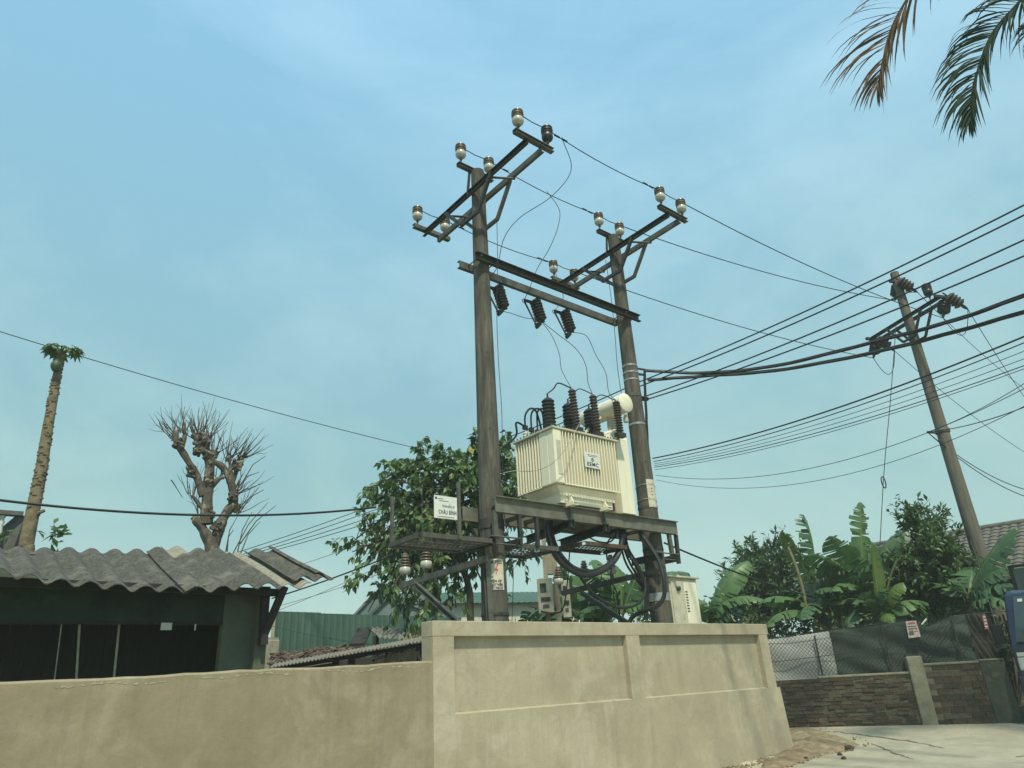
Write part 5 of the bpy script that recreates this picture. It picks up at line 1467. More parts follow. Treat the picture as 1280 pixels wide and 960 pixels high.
for k, (x0, y0, x1, y1) in enumerate(LL):
    sl = (y1-y0)/(x1-x0); wire('overhead_line', wd4[k] + ' of the four thin lines between the pollarded tree and the leafy tree', sagged(at(x0-60, y0-60*sl+2, 22), at(x1+100, y1+100*sl, 19), .10, 16), .010, 'wire_dark', 'wire', 'thin lines on the left', False)
# telecom fan
fan = ((816, 573, 1310, 408, .011), (817, 577, 1310, 416, .007), (817, 580, 1310, 427, .0042), (818, 582, 1310, 437, .0042), (818, 584, 1310, 446, .006), (819, 587, 1310, 450, .0045), (820, 594, 1310, 470, .0045), (821, 600, 1310, 492, .004))
ordw = ('topmost', 'second', 'third', 'fourth', 'fifth', 'sixth', 'seventh', 'lowest')
for k, (x0, y0, x1, y1, r) in enumerate(fan):
    wire('telecom_wire', ordw[k] + ' of the thin wires fanning right from the right pole', sagged(at(x0, y0, pr+.1), at(x1, y1, 9.5), .16+.05*k*(k > 5), 24), r, 'wire_dark', 'wire', 'telecom wires', False)
hk = Vector((tx, ty, at(1180, 541, 20.6).z)) + cn*.5
for k, (e, s, r) in enumerate((((1310, 460), .1, .008), ((1310, 496), .12, .011), ((1310, 617), .35, .010), ((1310, 628), .35, .010))):
    wire('service_wire', ('upper', 'second', 'third', 'lowest')[k] + ' of the wires leaving the band of the slender pole to the right', sagged(hk, at(*e, 17 if k < 2 else 22), s, 20), r, 'wire_dark', 'wire', 'service wires', False)
wire('guy_wire', 'steel guy wire with a turnbuckle hanging from the slender pole crossarm', [at(1120, 408, 20.7), at(1113, 500, 20.9), at(1105, 590, 21.1), at(1100, 680, 21.3)], .010, 'wire_grey')
tb = MB(); p = at(1104.5, 603, 21.15)
tb.tube([p+Vector((.05*math.cos(a), 0, .16*math.sin(a))) for a in [2*math.pi*k/14 for k in range(15)]], .016, 6)
tag(tb.build('turnbuckle', 'steel_dark', None, loc=p), 'dark turnbuckle loop on the guy wire above the banana plants', 'turnbuckle')
wire('overhead_line', 'long thin line crossing the sky on the left past the papaya top', sagged(at(-40, 402, 13.5), at(545, 566, 16.5), .10, 20), .0075, 'wire_dark', 'wire', None, False)
bundle2 = sagged(at(-40, 620, 12.5), at(470, 634, 14.5), .22, 20)
wire('overhead_cable', 'thick black cable crossing behind the papaya and pollarded trunks', bundle2, .021, 'rubber_black', 'cable', None, False, 7)
wire('overhead_line', 'thin dark cable rising from the shed roof to the walkway', sagged(at(340, 748, 13.5), at(505, 688, 11.5), .03, 12), .012, 'rubber_black', 'wire', None, False)
for k, (x0, y0, x1, y1) in enumerate(((335, 768, 520, 686), (350, 757, 520, 700), (330, 720, 500, 660))):
    wire('overhead_line', ('lowest', 'middle', 'highest')[k] + ' of the faint wires between the shed roof end and the leafy tree', sagged(at(x0, y0, 17), at(x1, y1, 17), .05, 10), .006, 'wire_grey', 'wire', 'faint wires by the shed', False)
wire('overhead_line', 'faint sagging wire in front of the green sheet fence', sagged(at(330, 780, 18), at(470, 806, 18), .05, 10), .006, 'wire_dark', 'wire', None, False)
wire('service_cable', 'black service cable running from the right pole into the trees', sagged(W(SPAN+.2, .1, 3.42), at(1040, 752, 21), .10, 20), .016, 'rubber_black', 'cable', None, False)
wire('tie_rope', 'pale rope hanging down in front of the right banana leaf', [at(1213, 677, 20.0), at(1222, 700, 19.0), at(1231, 735, 18.0), at(1243, 775, 17.5), at(1252, 812, 17.3)], .006, 'wire_grey')

# ------------------------------------------------------------------ vegetation
def leaf(m, p, d, n, l, w, fold=.25, curl=.2):
    """one pointed leaf: base p, direction d, normal n"""
    s = d.cross(n).normalized(); n = s.cross(d).normalized()
    a = p; b = p + d*l*.45 + n*curl*l*.10; c = p + d*l - n*curl*l*.35
    m.add([a, b + s*w*.5 + n*w*fold*.5, b - s*w*.5 + n*w*fold*.5, c, p + d*l*.5], [(0, 4, 1), (0, 2, 4), (1, 4, 3), (4, 2, 3)])
def rv(r=RND): 
    while True:
        v = Vector((r.uniform(-1, 1), r.uniform(-1, 1), r.uniform(-1, 1)))
        if .05 < v.length < 1: return v.normalized()
def branch_tree(name, label, foot, trunk_pts, targets, d0, leaf_l, leaf_w, n_twig, n_leaf, mats, droop, trunk_r, barkm, seed, spread=.5, cat='tree', twig_len=.7, jit=.8):
    rnd = random.Random(seed)
    t = thing(name, label, cat, foot)
    tb_ = MB(); crowns = [MB() for _ in mats]
    tb_.tube(smooth_path([Vector(foot)-Z3*.2] + trunk_pts, 5), [trunk_r*(1-.5*i/(5*len(trunk_pts))) for i in range(5*len(trunk_pts)+1)], 9)
    top = trunk_pts[-1]
    for (px, py, dd_, wgt) in targets:
        e = at(px, py, dd_); k0 = rnd.randrange(max(1, len(trunk_pts)-2), len(trunk_pts)) if len(trunk_pts) > 1 else 0
        st = trunk_pts[k0].lerp(trunk_pts[max(0, k0-1)], rnd.random()*.7)
        mid = st.lerp(e, .5) + Z3*(e-st).length*.10 + rv(rnd)*.12
        P = smooth_path([st, mid, e], 8)
        tb_.tube(P, [trunk_r*.38*(1-.85*i/(len(P)-1))+.006 for i in range(len(P))], 6)
        nt_ = int(n_twig*wgt)
        for _ in range(nt_):
            f = rnd.uniform(.35, 1.0); q = P[min(len(P)-1, int(f*(len(P)-1)))]
            dirv = (rv(rnd)*spread + (e-st).normalized()*.6 + Vector((0, 0, .15))).normalized()
            ln = twig_len*rnd.uniform(.4, 1.2)
            tp = [q, q+dirv*ln*.5+Z3*.03, q+dirv*ln - Z3*droop*ln*.3]
            tb_.tube(tp, [.010, .007, .003], 4, False)
            for i in range(n_leaf):
                g = rnd.uniform(.15, 1.0); b = tp[0].lerp(tp[1], g*2) if g < .5 else tp[1].lerp(tp[2], g*2-1)
                ld = (rv(rnd)*jit + dirv*.4 - Z3*droop).normalized()
                nn = (rv(rnd)*.6 + Z3*.8)
                if abs(ld.dot(nn.normalized())) > .95: nn = Vector((1, 0, 0))
                cm = crowns[rnd.choices(range(len(mats)), [m_[1] for m_ in mats])[0]]
                sc = rnd.uniform(.65, 1.25)
                leaf(cm, b + rv(rnd)*.03, ld, nn, leaf_l*sc, leaf_w*sc)
    tb_.build('trunk', barkm, t, smooth=True)
    for cm, m_ in zip(crowns, mats): cm.raw('crown', m_[0], t)
    return t
# leafy tree behind the left pole
ft = at(588, 800, 15.6); ft.z = gz(ft.x, ft.y)
TT = []
for px, py, w_ in ((420, 694, .8), (440, 690, .9), (452, 622, 1.2), (462, 612, .9), (480, 640, 1.3), (500, 585, 1.2), (478, 600, .8), (522, 560, 1.2), (545, 560, 1.2), (560, 590, 1.2), (575, 570, 1.2),
                   (598, 552, .9), (600, 600, 1.2), (640, 552, .8), (642, 580, .9), (630, 620, 1.1), (655, 610, .6), (530, 620, 1.4), (555, 640, 1.3), (510, 650, 1.3), (475, 665, .8), (500, 690, 1.2), (470, 705, 1.1), (540, 690, 1.3), (590, 660, 1.2),
                   (620, 670, 1.1), (455, 728, .9), (490, 735, 1.2), (525, 730, 1.2), (560, 715, 1.1), (500, 765, .9), (530, 772, .8), (460, 765, .6), (590, 705, 1.0), (640, 700, .9), (570, 760, .5), (655, 655, .8), (525, 795, .4), (640, 560, .6), (665, 700, .8), (480, 750, 1), (510, 715, 1.1), (545, 745, 1.1), (470, 685, .9), (515, 675, 1), (575, 735, .9), (605, 735, .8), (620, 765, .6), (632, 556, 1.2), (640, 588, 1.3), (650, 618, 1.3), (636, 645, 1.2), (652, 572, 1), (620, 600, 1)):
    TT.append((px, py, 15.6 + RND.uniform(-1.6, 1.3), w_))
branch_tree('leafy_tree', 'broad green leafy tree behind the left pole and walkway', ft, [at(588, 770, 15.6), at(586, 735, 15.6), at(575, 700, 15.5), at(565, 660, 15.5), at(560, 630, 15.5), at(560, 600, 15.5)], TT, 15.6, .19, .105, 15, 11,
            (('leaf_mid', 6), ('leaf_dark', 2), ('leaf_lime', 1)), 1.0, .085, 'bark_brown', 21, spread=.75, twig_len=.62)
yl = MB(); p = at(588, 560, 14.2); leaf(yl, p, Vector((.3, -.3, -.9)).normalized(), Vector((.2, -1, .2)), .17, .13); leaf(yl, p+Vector((.02, 0, .02)), Vector((-.3, -.3, -.6)).normalized(), Vector((.2, -1, .2)), .13, .1)
tag(yl.raw('yellow_leaf', 'leaf_yellow'), 'single yellow leaf hanging in the leafy tree left of the pole', 'leaf')
# dense tree behind on the right
f2 = at(960, 800, 25); f2.z = gz(f2.x, f2.y)
TT = [(px, py, 25 + RND.uniform(-1.5, 1.2), w_) for px, py, w_ in ((968, 678, .9), (945, 695, 1), (985, 690, 1), (925, 710, 1), (912, 730, 1), (960, 715, 1.4), (990, 720, 1.3), (940, 735, 1.4), (900, 755, 1), (970, 745, 1.4), (925, 765, 1.3), (955, 770, 1.2), (1000, 740, 1.2), (990, 770, 1.2), (895, 775, .8), (935, 787, 1.3), (955, 792, 1.3), (975, 788, 1.2), (915, 785, 1), (1010, 760, 1.1), (976, 700, 1), (908, 716, .6))]
branch_tree('dense_tree', 'dense dark evergreen tree behind the leftmost banana leaves', f2, [at(960, 790, 25), at(960, 770, 25), at(958, 745, 25), at(958, 720, 25)], TT, 25, .22, .085, 24, 14, (('leaf_dark', 5), ('leaf_citrus', 2)), -.25, .12, 'bark_brown', 31, spread=.8, twig_len=.75)
f4 = at(1075, 800, 26.5); f4.z = gz(f4.x, f4.y)
TT = [(px, py, 26.5 + RND.uniform(-1.2, 1.0), w_) for px, py, w_ in ((1030, 735, 1), (1060, 725, 1), (1090, 722, 1), (1115, 730, 1), (1040, 760, 1.2), (1075, 755, 1.2), (1110, 760, 1.2), (1010, 770, 1), (1055, 780, 1), (1095, 780, 1), (1140, 775, 1), (1130, 750, 1), (1240, 770, 1), (1210, 770, 1), (1180, 775, 1))]
branch_tree('dense_tree', 'dark bushy tree filling the gap behind the central banana plant', f4, [at(1075, 790, 26.5), at(1075, 775, 26.5), at(1076, 755, 26.5)], TT, 26, .24, .10, 26, 13, (('leaf_dark', 5), ('leaf_citrus', 2)), -.1, .12, 'bark_brown', 33, spread=.9, twig_len=.85)
# citrus tree
f3 = at(1170, 820, 20.2); f3.z = gz(f3.x, f3.y)
TT = [(px, py, 20.0 + RND.uniform(-1.0, .9), w_) for px, py, w_ in ((1142, 645, .9), (1155, 640, .9), (1170, 650, .9), (1128, 658, .4), (1150, 665, .9), (1185, 672, .7), (1200, 662, .5), (1165, 690, 1.2), (1140, 690, 1.1), (1190, 695, 1.1), (1125, 700, 1), (1205, 705, .8), (1115, 725, 1),
      (1145, 720, 1.4), (1175, 720, 1.4), (1205, 735, 1.1), (1120, 750, 1.1), (1150, 750, 1.4), (1185, 750, 1.4), (1215, 750, .8), (1130, 772, 1.0), (1165, 772, 1.2), (1195, 770, 1), (1105, 770, .7), (1218, 725, .6))]
branch_tree('citrus_tree', 'glossy dark citrus tree between the banana plants and the slender pole', f3, [at(1170, 790, 20.2), at(1170, 770, 20.2), at(1168, 745, 20.2), at(1165, 710, 20.2), at(1158, 680, 20.2)], TT, 20, .17, .075, 20, 14, (('leaf_citrus', 5), ('leaf_dark', 3), ('leaf_mid', 2)), .05, .09, 'bark_brown', 41, spread=.8, twig_len=.55)
# low shrubs
def shrub(label, px, py, d, rx, h, n, mats, ll, lw, seed):
    rnd = random.Random(seed); p0 = at(px, py, d); base = Vector((p0.x, p0.y, gz(p0.x, p0.y)))
    t = thing('shrub', label, 'shrub', base); st_ = MB(); cr2 = MB(); hh = p0.z - base.z + h
    for k in range(14):
        e = base + Vector((rnd.uniform(-rx, rx), rnd.uniform(-rx, rx)*.7, hh*rnd.uniform(.55, 1.0)))
        P = smooth_path([base, base.lerp(e, .5)+rv(rnd)*.1, e], 5); st_.tube(P, [.02*(1-.8*i/(len(P)-1)) for i in range(len(P))], 5, False)
        for i in range(n//14):
            b = P[rnd.randrange(len(P)//2, len(P))] + rv(rnd)*rx*.35*rnd.random()
            ld = (rv(rnd)*.8 + Z3*.35).normalized(); leaf(cr2, b, ld, rv(rnd)*.5+Z3*.7 + Vector((.01, .02, 0)), ll*rnd.uniform(.6, 1.3), lw*rnd.uniform(.7, 1.2))
    st_.build('stem', 'twig', t, smooth=True); cr2.raw('foliage', mats, t)
shrub('small yellowish green shrub behind the top of the tall wall corner', 935, 780, 19, .75, .25, 620, 'leaf_lime', .12, .07, 3)
shrub('bright shrub above the white tarp end', 1048, 760, 18.6, .5, .2, 420, 'leaf_lime', .13, .06, 4)
shrub('dark shrub filling the gap below the banana leaves by the wall end', 975, 768, 20, 1.0, .35, 1300, 'leaf_dark', .16, .07, 5)
shrub('low green shrub behind the shade net below the banana clump', 1085, 776, 19.5, .9, .2, 700, 'leaf_citrus', .15, .07, 6)
shrub('green weeds behind the net at the foot of the citrus tree', 1150, 775, 18.6, .8, .15, 600, 'leaf_mid', .13, .06, 7)
shrub('papaya sapling leaves behind the far left shed roof', 36, 676, 12.6, .55, .32, 1700, 'leaf_mid', .17, .085, 8)
shrub('green undergrowth behind the wall between the two station poles', 740, 770, 14.6, .9, .1, 700, 'leaf_citrus', .14, .07, 9)
shrub('dark undergrowth right of the meter post', 655, 775, 16, .8, .1, 500, 'leaf_dark', .15, .07, 10)
shrub('broad hedge behind the station seen under the platform', 770, 758, 19.5, 1.9, .2, 1500, 'leaf_citrus', .17, .08, 13)
shrub('dark hedge behind the electrical cabinet', 850, 768, 20.5, 1.3, .1, 900, 'leaf_dark', .17, .08, 14)
shrub('low dark bushes behind the shade net by the truck', 1240, 768, 19.2, .8, .15, 500, 'leaf_dark', .15, .07, 12)

# banana plants
def banana_leaf(parent, p0, p1, arch, width, tear, mat, seed, roll=0.0, petiole=.12, fold=.35):
    rnd = random.Random(seed); ax = p1-p0; ln = ax.length
    side_h = ax.cross(Z3)
    if side_h.length < .15*ln: side_h = Vector((1, .3, 0))
    side_h.normalize(); upv = side_h.cross(ax).normalized()
    if upv.z < 0: upv = -upv; side_h = -side_h
    upv = (upv*math.cos(roll) + side_h*math.sin(roll)).normalized(); 
    n = 52
    C = []; width = width*1.38; tip_drop = rnd.uniform(.03, .16)*(1 if tear > .15 else .1)
    for i in range(n+1):
        t = i/n; C.append(p0 + ax*t + upv*arch*4*t*(1-t)*ln + Z3*(-tip_drop*ln*t**4))
    rib = MB().tube(C, [.022*(1-.85*i/n)*max(.6, ln/2) for i in range(n+1)], 6)
    bl_ = MB()
    for sgn in (1, -1):
        i = int(n*petiole)
        while i < n:
            seg = rnd.randint(1, 3) if rnd.random() < tear+.15 else rnd.randint(3, 7)
            j = min(n, i+seg)
            drop = rnd.uniform(-.25, .75)*tear + fold*rnd.uniform(.7, 1.3)
            lean_ = rnd.uniform(-.05, .22)*tear
            lnk = rnd.uniform(.72, 1.08) if tear > .15 else rnd.uniform(.95, 1.02)
            rowA = []
            for k in range(i, j+1):
                t = (k/n - petiole)/(1-petiole); t = min(max(t, 0), 1)
                w_ = width*.5*(math.sin(math.pi*min(1, t**.75*.97+.03))**.55)*lnk
                tg = (C[min(k+1, n)]-C[max(k-1, 0)]).normalized(); sd = tg.cross(upv).normalized()*sgn; nn = sd.cross(tg)*sgn
                nn = upv
                shrink = .0 if tear < .2 else .06*abs((k-i)/(max(1, j-i))-.5)
                o1 = C[k] + sd*w_*.5*math.cos(drop*.5) - nn*w_*.5*math.sin(drop*.5) + tg*(lean_*w_)
                o2 = C[k] + sd*w_*math.cos(drop)*(1-shrink) - nn*w_*math.sin(drop*1.1) + tg*(lean_*2*w_+w_*.12) - Z3*(.05*w_ if tear > .3 else 0)
                rowA.append((C[k], o1, o2))
            b = len(bl_.v)
            for r_ in rowA: bl_.v += [Vector(q) for q in r_]
            for k in range(len(rowA)-1):
                a = b+3*k; bl_.f += [(a, a+1, a+4, a+3), (a+1, a+2, a+5, a+4)]
            i = j
    o = bl_.raw('leaf', mat, parent, smooth=True); r_ = rib.build('midrib', 'midrib', o, smooth=True)
    return o
def banana(label, stem_pts, leaves, group='banana plants behind the fence', sr=.11, extra=7):
    P = [at(*q) for q in stem_pts]; base = Vector((P[0].x, P[0].y, gz(P[0].x, P[0].y)))
    t = thing('banana_plant', label, 'banana plant', base, group)
    S = smooth_path([base-Z3*.1]+P, 5); MB().tube(S, [sr*(1-.45*i/(len(S)-1)) for i in range(len(S))], 10).build('stem', 'banana_stem', t, smooth=True)
    rb = random.Random(int(stem_pts[0][0]))
    cx, cy, cd = leaves[0][0]
    for k in range(extra):
        an = rb.uniform(-1.15, 1.15); ln = rb.uniform(45, 85); tipx = cx + math.sin(an)*ln; tipy = cy - math.cos(an)*ln*.55 + abs(math.sin(an))*18
        leaves = leaves + [((cx + rb.uniform(-4, 4), cy + rb.uniform(-4, 8), cd), (tipx, tipy, cd + rb.uniform(-.3, 1.2)), rb.uniform(.08, .22), rb.uniform(.5, .75), rb.uniform(.3, .8), rb.choice((BG, BD, BD)), rb.uniform(.1, .9))]
    for k, (a, b, arch, w_, tear, mt, roll) in enumerate(leaves): banana_leaf(t, at(*a), at(*b), arch, w_, tear, mt, hash((a[0], b[1], k)) & 0xffff, roll)
BG, BD, BY = 'leaf_banana', 'leaf_banana_deep', 'leaf_banana_young'
banana('banana plant at the left end beside the wall corner', [(885, 800, 19), (884, 785, 19)], [((884, 780, 19), (935, 690, 19.2), .10, .62, .35, BG, .9), ((884, 780, 19), (955, 742, 18.6), .16, .50, .7, BG, .2), ((886, 785, 19), (905, 748, 20), .05, .4, .4, BD, .4)])
banana('banana plant with the pale bare stalk rising left of centre', [(1022, 800, 19.5), (1020, 770, 19.5)], [((1022, 765, 19.5), (945, 742, 19), .10, .55, .5, BG, .2), ((1020, 770, 19.5), (955, 775, 18.6), .12, .50, .35, BG, -.1), ((1020, 765, 19.5), (972, 732, 19.6), .14, .5, .5, BD, .5),
        ((1015, 745, 19.5), (976, 660, 19.6), .10, .55, .6, BY, .9), ((1018, 745, 19.5), (1002, 632, 19.8), .06, .62, .9, BD, .7), ((1022, 755, 19.5), (1000, 770, 18.5), .1, .6, .4, BD, .3), ((1018, 770, 19.5), (1035, 700, 20.2), .05, .75, .3, BD, .4)])
banana('large central banana plant with a torn leaf standing straight up', [(1075, 800, 19.6), (1078, 760, 19.6), (1080, 730, 19.6)], [((1078, 720, 19.6), (1074, 620, 19.9), .02, .46, .8, BG, 1.2), ((1076, 735, 19.6), (1035, 665, 19.2), .14, .75, .4, BG, .6), ((1074, 740, 19.6), (1005, 690, 18.9), .16, .72, .5, BG, .4),
        ((1080, 735, 19.6), (1088, 668, 20.2), .03, .7, .6, BD, .8), ((1082, 735, 19.6), (1132, 655, 19.6), .08, .62, .5, BD, .9), ((1078, 750, 19.6), (1040, 735, 18.4), .18, .6, .5, BG, .2), ((1080, 750, 19.6), (1085, 700, 18.6), .1, .6, .5, BD, .5),
        ((1075, 755, 19.6), (1018, 735, 19.0), .15, .7, .5, BD, .1), ((1080, 750, 19.6), (1125, 720, 20.3), .12, .7, .5, BD, .4), ((1075, 750, 19.6), (1055, 690, 20.4), .06, .8, .4, BD, .7), ((1078, 755, 19.6), (1060, 780, 18.5), .14, .6, .3, BD, .2)], sr=.15)
banana('young pale banana plant in front of the citrus tree', [(1103, 800, 18.7), (1102, 772, 18.7), (1100, 760, 18.7)], [((1101, 768, 18.7), (1090, 678, 18.7), .01, .30, .1, BY, .1), ((1102, 768, 18.7), (1128, 722, 18.5), .10, .52, .2, BY, .7), ((1101, 770, 18.7), (1082, 745, 18.4), .10, .28, .2, BY, .3), ((1104, 770, 18.7), (1116, 778, 18.2), .2, .25, .1, BY, .3)], sr=.07)
banana('banana plant on the right in front of the tiled roof', [(1222, 800, 18.6), (1220, 765, 18.6)], [((1210, 745, 18.8), (1268, 655, 18.6), .04, .60, .3, BD, .75), ((1215, 745, 18.7), (1280, 700, 18.3), .12, .5, .8, BG, .35), ((1215, 752, 18.7), (1276, 728, 18.0), .12, .55, .8, BD, .25), ((1212, 760, 18.7), (1262, 748, 17.9), .14, .45, .7, BG, .15), ((1210, 748, 18.8), (1190, 720, 18.9), .1, .5, .4, BD, .5)])
banana('banana plant seen under the platform between the poles', [(778, 800, 16.4), (776, 770, 16.4)], [((776, 765, 16.4), (735, 715, 16.2), .12, .6, .5, BD, .6), ((778, 765, 16.4), (770, 704, 16.6), .04, .85, .3, BG, .6), ((778, 768, 16.4), (815, 690, 16.4), .06, .7, .4, BD, .8), ((776, 770, 16.4), (724, 760, 15.8), .12, .5, .3, BG, .2), ((778, 765, 16.4), (745, 690, 17.2), .06, .7, .5, BG, .7), ((780, 765, 16.4), (860, 705, 17), .10, .6, .5, BD, .6), ((778, 770, 16.4), (840, 745, 16), .12, .6, .5, BD, .3)], 'banana plants behind the substation')
banana('banana plant right behind the square meter post', [(722, 800, 17.5), (720, 775, 17.5)], [((720, 772, 17.5), (700, 705, 17.5), .05, .65, .3, BG, .8), ((720, 770, 17.5), (735, 700, 17.8), .05, .7, .3, BG, .6), ((720, 772, 17.5), (700, 765, 16.8), .15, .55, .4, BD, .2)], 'banana plants behind the substation')
# bare stalk
wire('bare_stalk', 'pale bare papaya stalk standing among the banana leaves', [at(1008, 760, 18.9), at(1003, 735, 18.9), at(995, 708, 18.9), at(985, 684, 18.9)], .036, 'papaya_bark', 'stalk', None, True, 8)
wire('leaf_stalk', 'bright yellow green leaf stalk against the citrus tree', [at(1109, 738, 18.4), at(1114, 718, 18.4), at(1122, 698, 18.4)], .022, 'leaf_lime', 'stalk')

# papaya tree on the far left
PD = 13.2
pa = [at(x, y, PD) for x, y in ((28, 715), (33, 680), (43, 630), (52, 585), (58, 545), (66, 500), (71, 470), (76, 445))]
base = Vector((pa[0].x, pa[0].y, 0.0))
py_ = thing('papaya_tree', 'tall thin papaya tree with a small leaf tuft at the far left', 'tree', base)
S = smooth_path([base]+pa, 6)
m = MB(); m.tube(S, [.118-.063*min(1, i/(len(S)-1)*1.0) for i in range(len(S))], 12); m.build('trunk', 'papaya_bark', py_, smooth=True)
m = MB(); 
for i in range(170):        # leaf scars
    f = RND.uniform(.35, 1) ; k = min(len(S)-2, int(f*(len(S)-1))); p = S[k].lerp(S[k+1], RND.random()); r = .116-.063*k/(len(S)-1)
    a = RND.uniform(0, 6.28); d = Vector((math.cos(a), math.sin(a), 0)); m.box(p + d*r, d.cross(Z3)*.028, d*.012, Z3*.010)
m.build('leaf_scar', 'papaya_bark', py_, kind='stuff')
top = pa[-1]
def papaya_leaf(parent, p, d, size, seed, mat='leaf_mid'):
    rnd = random.Random(seed); c = p + d*size*1.1 + Z3*.05; ax = Z3.cross(d).normalized(); m = MB()
    dn_ = (d*.6 - Z3*.55).normalized()
    for k in range(7):
        a = (-1.5+3.0*k/6); q = (dn_*math.cos(a)+ax*math.sin(a)).normalized() + rv(rnd)*.12
        leaf(m, c, q.normalized(), (Z3+d*.5+rv(rnd)*.2), size*(1.15-.35*abs(a)/1.5), size*.42, .3, .5)
    o = m.raw('leaf', mat, parent); MB().tube([p, p.lerp(c, .5)+Z3*.06, c], .013, 5).build('leaf_stalk', 'midrib', o, smooth=True)
for k in range(11):
    a = k*2.39996 + .3; d = Vector((math.cos(a), math.sin(a)*.8, .25+.55*RND.random())).normalized()
    papaya_leaf(py_, top, d, RND.uniform(.13, .23), 100+k, 'leaf_banana')
fr = at(70, 457, PD-.14)
MB().lathe([(.01, -.11), (.045, -.095), (.075, -.04), (.082, .015), (.06, .07), (.02, .11)], fr, Z3, 14).build('fruit', 'fruit', py_, smooth=True)
MB().tube([at(42, 646, PD), at(51, 640, PD-.1), at(56, 638, PD-.1)], [.035, .03, .028], 7).build('branch_stub', 'papaya_bark', py_, smooth=True)

# pollarded bare tree
TD = 16.5
pt = thing('pollarded_tree', 'bare pollarded tree with knobbly limbs and thin shoots behind the shed roof', 'tree', ground_pt(at(268, 700, TD)))
m = MB()
def limb(l, r0, r1, seg=9):
    P = smooth_path([at(x, y, d) for x, y, d in l], 6); n = len(P)
    rr = [(r0+(r1-r0)*i/(n-1))*(1+.10*math.sin(i*.7+l[0][0])+RND.uniform(-.06, .06))*.66 for i in range(n)]
    m.tube(P, rr, seg); return P
base = ground_pt(at(268, 700, TD))
m.tube(smooth_path([base, at(270, 760, TD), at(269, 715, TD), at(266, 692, TD), at(263, 672, TD)], 6), [.23-.004*i for i in range(25)], 12)
limb([(264, 680, TD), (254, 662, TD), (245, 650, TD), (241, 646, TD)], .19, .10)
limb([(268, 682, TD), (276, 655, TD), (284, 640, TD), (293, 628, TD), (290, 615, TD)], .18, .13)
limb([(258, 655, TD), (259, 625, TD), (261, 600, TD), (262, 575, TD), (252, 556, TD), (245, 545, TD)], .20, .13)
limb([(254, 620, TD), (246, 596, TD), (236, 578, TD), (226, 562, TD), (218, 556, TD)], .13, .10)
limb([(222, 560, TD), (219, 546, TD), (222, 538, TD)], .10, .07); limb([(226, 560, TD), (231, 546, TD), (230, 538, TD)], .09, .06)
limb([(291, 628, TD), (290, 608, TD), (284, 592, TD), (276, 582, TD), (264, 576, TD)], .14, .10)
limb([(289, 606, TD), (295, 590, TD), (303, 572, TD)], .09, .07); limb([(288, 600, TD), (288, 585, TD), (286, 572, TD)], .08, .05)
limb([(252, 556, TD), (256, 545, TD), (255, 548, TD)], .12, .09); limb([(246, 548, TD), (240, 543, TD)], .10, .06)
limb([(262, 578, TD), (270, 565, TD), (268, 572, TD)], .12, .08)
limb([(262, 612, TD), (272, 600, TD), (280, 596, TD)], .10, .06); limb([(256, 640, TD), (244, 624, TD), (240, 619, TD)], .07, .05)
limb([(293, 640, TD), (299, 630, TD)], .09, .06)
for _ in range(70):      # knobs and cut stubs
    x, y, rx_ = RND.choice(((262, 600, 6), (255, 552, 8), (222, 552, 7), (292, 622, 6), (262, 640, 7), (262, 574, 6), (270, 660, 8), (296, 582, 6), (240, 588, 7), (248, 560, 6)))
    p = at(x+RND.uniform(-rx_, rx_)*.6, y+RND.uniform(-rx_, rx_), TD-.08)
    d = (rv()+Z3*.5).normalized(); m.tube([p-d*.05, p+d*RND.uniform(.05, .15)], [.06, .035], 6)
m.build('trunk', 'bark', pt, smooth=True)
m = MB()
SH = [(218, 548, 16), (230, 542, 16), (245, 545, 24), (258, 552, 22), (268, 570, 16), (286, 574, 18), (301, 574, 20), (292, 620, 14), (240, 620, 8), (296, 640, 10), (275, 598, 8), (250, 640, 6)]
for (x, y, n) in SH:
    for k in range(n):
        cx_ = (x-258)/45.0; ang = cx_*.55 + RND.gauss(0, .36); ln = RND.uniform(.25, .85)
        d = Vector((math.sin(ang), RND.uniform(-.5, .5), math.cos(ang)*RND.uniform(.6, 1.05))).normalized()
        p = at(x+RND.uniform(-5, 5), y+RND.uniform(-4, 4), TD)
        k1 = p+d*ln*.45+rv()*.04; k2 = p+d*ln+Vector((0, 0, .14*ln))+rv()*.07
        m.tube([p, p.lerp(k1, .5)+rv()*.015, k1, k1.lerp(k2, .5)+rv()*.03, k2], [.012, .010, .008, .006, .003], 4, False)
        if RND.random() < .55:
            k3 = k1 + (d+rv()*.55).normalized()*ln*RND.uniform(.25, .5); m.tube([k1, k1.lerp(k3, .5)+rv()*.02, k3], [.006, .005, .002], 4, False)
for (x0, y0, x1, y1) in ((282, 690, 297, 645), (290, 694, 335, 628), (300, 694, 325, 652), (296, 694, 315, 640), (300, 680, 345, 632), (284, 690, 292, 662), (205, 540, 199, 528), (214, 600, 228, 622), (300, 640, 330, 612), (305, 600, 332, 570), (298, 610, 324, 590)):
    a = at(x0, y0, TD-.5); b = at(x1, y1, TD-.6); m.tube([a, a.lerp(b, .5)+Vector((-.05, 0, .08)), b], [.014, .011, .006], 4, False)
m.build('shoots', 'twig', pt, kind='stuff')

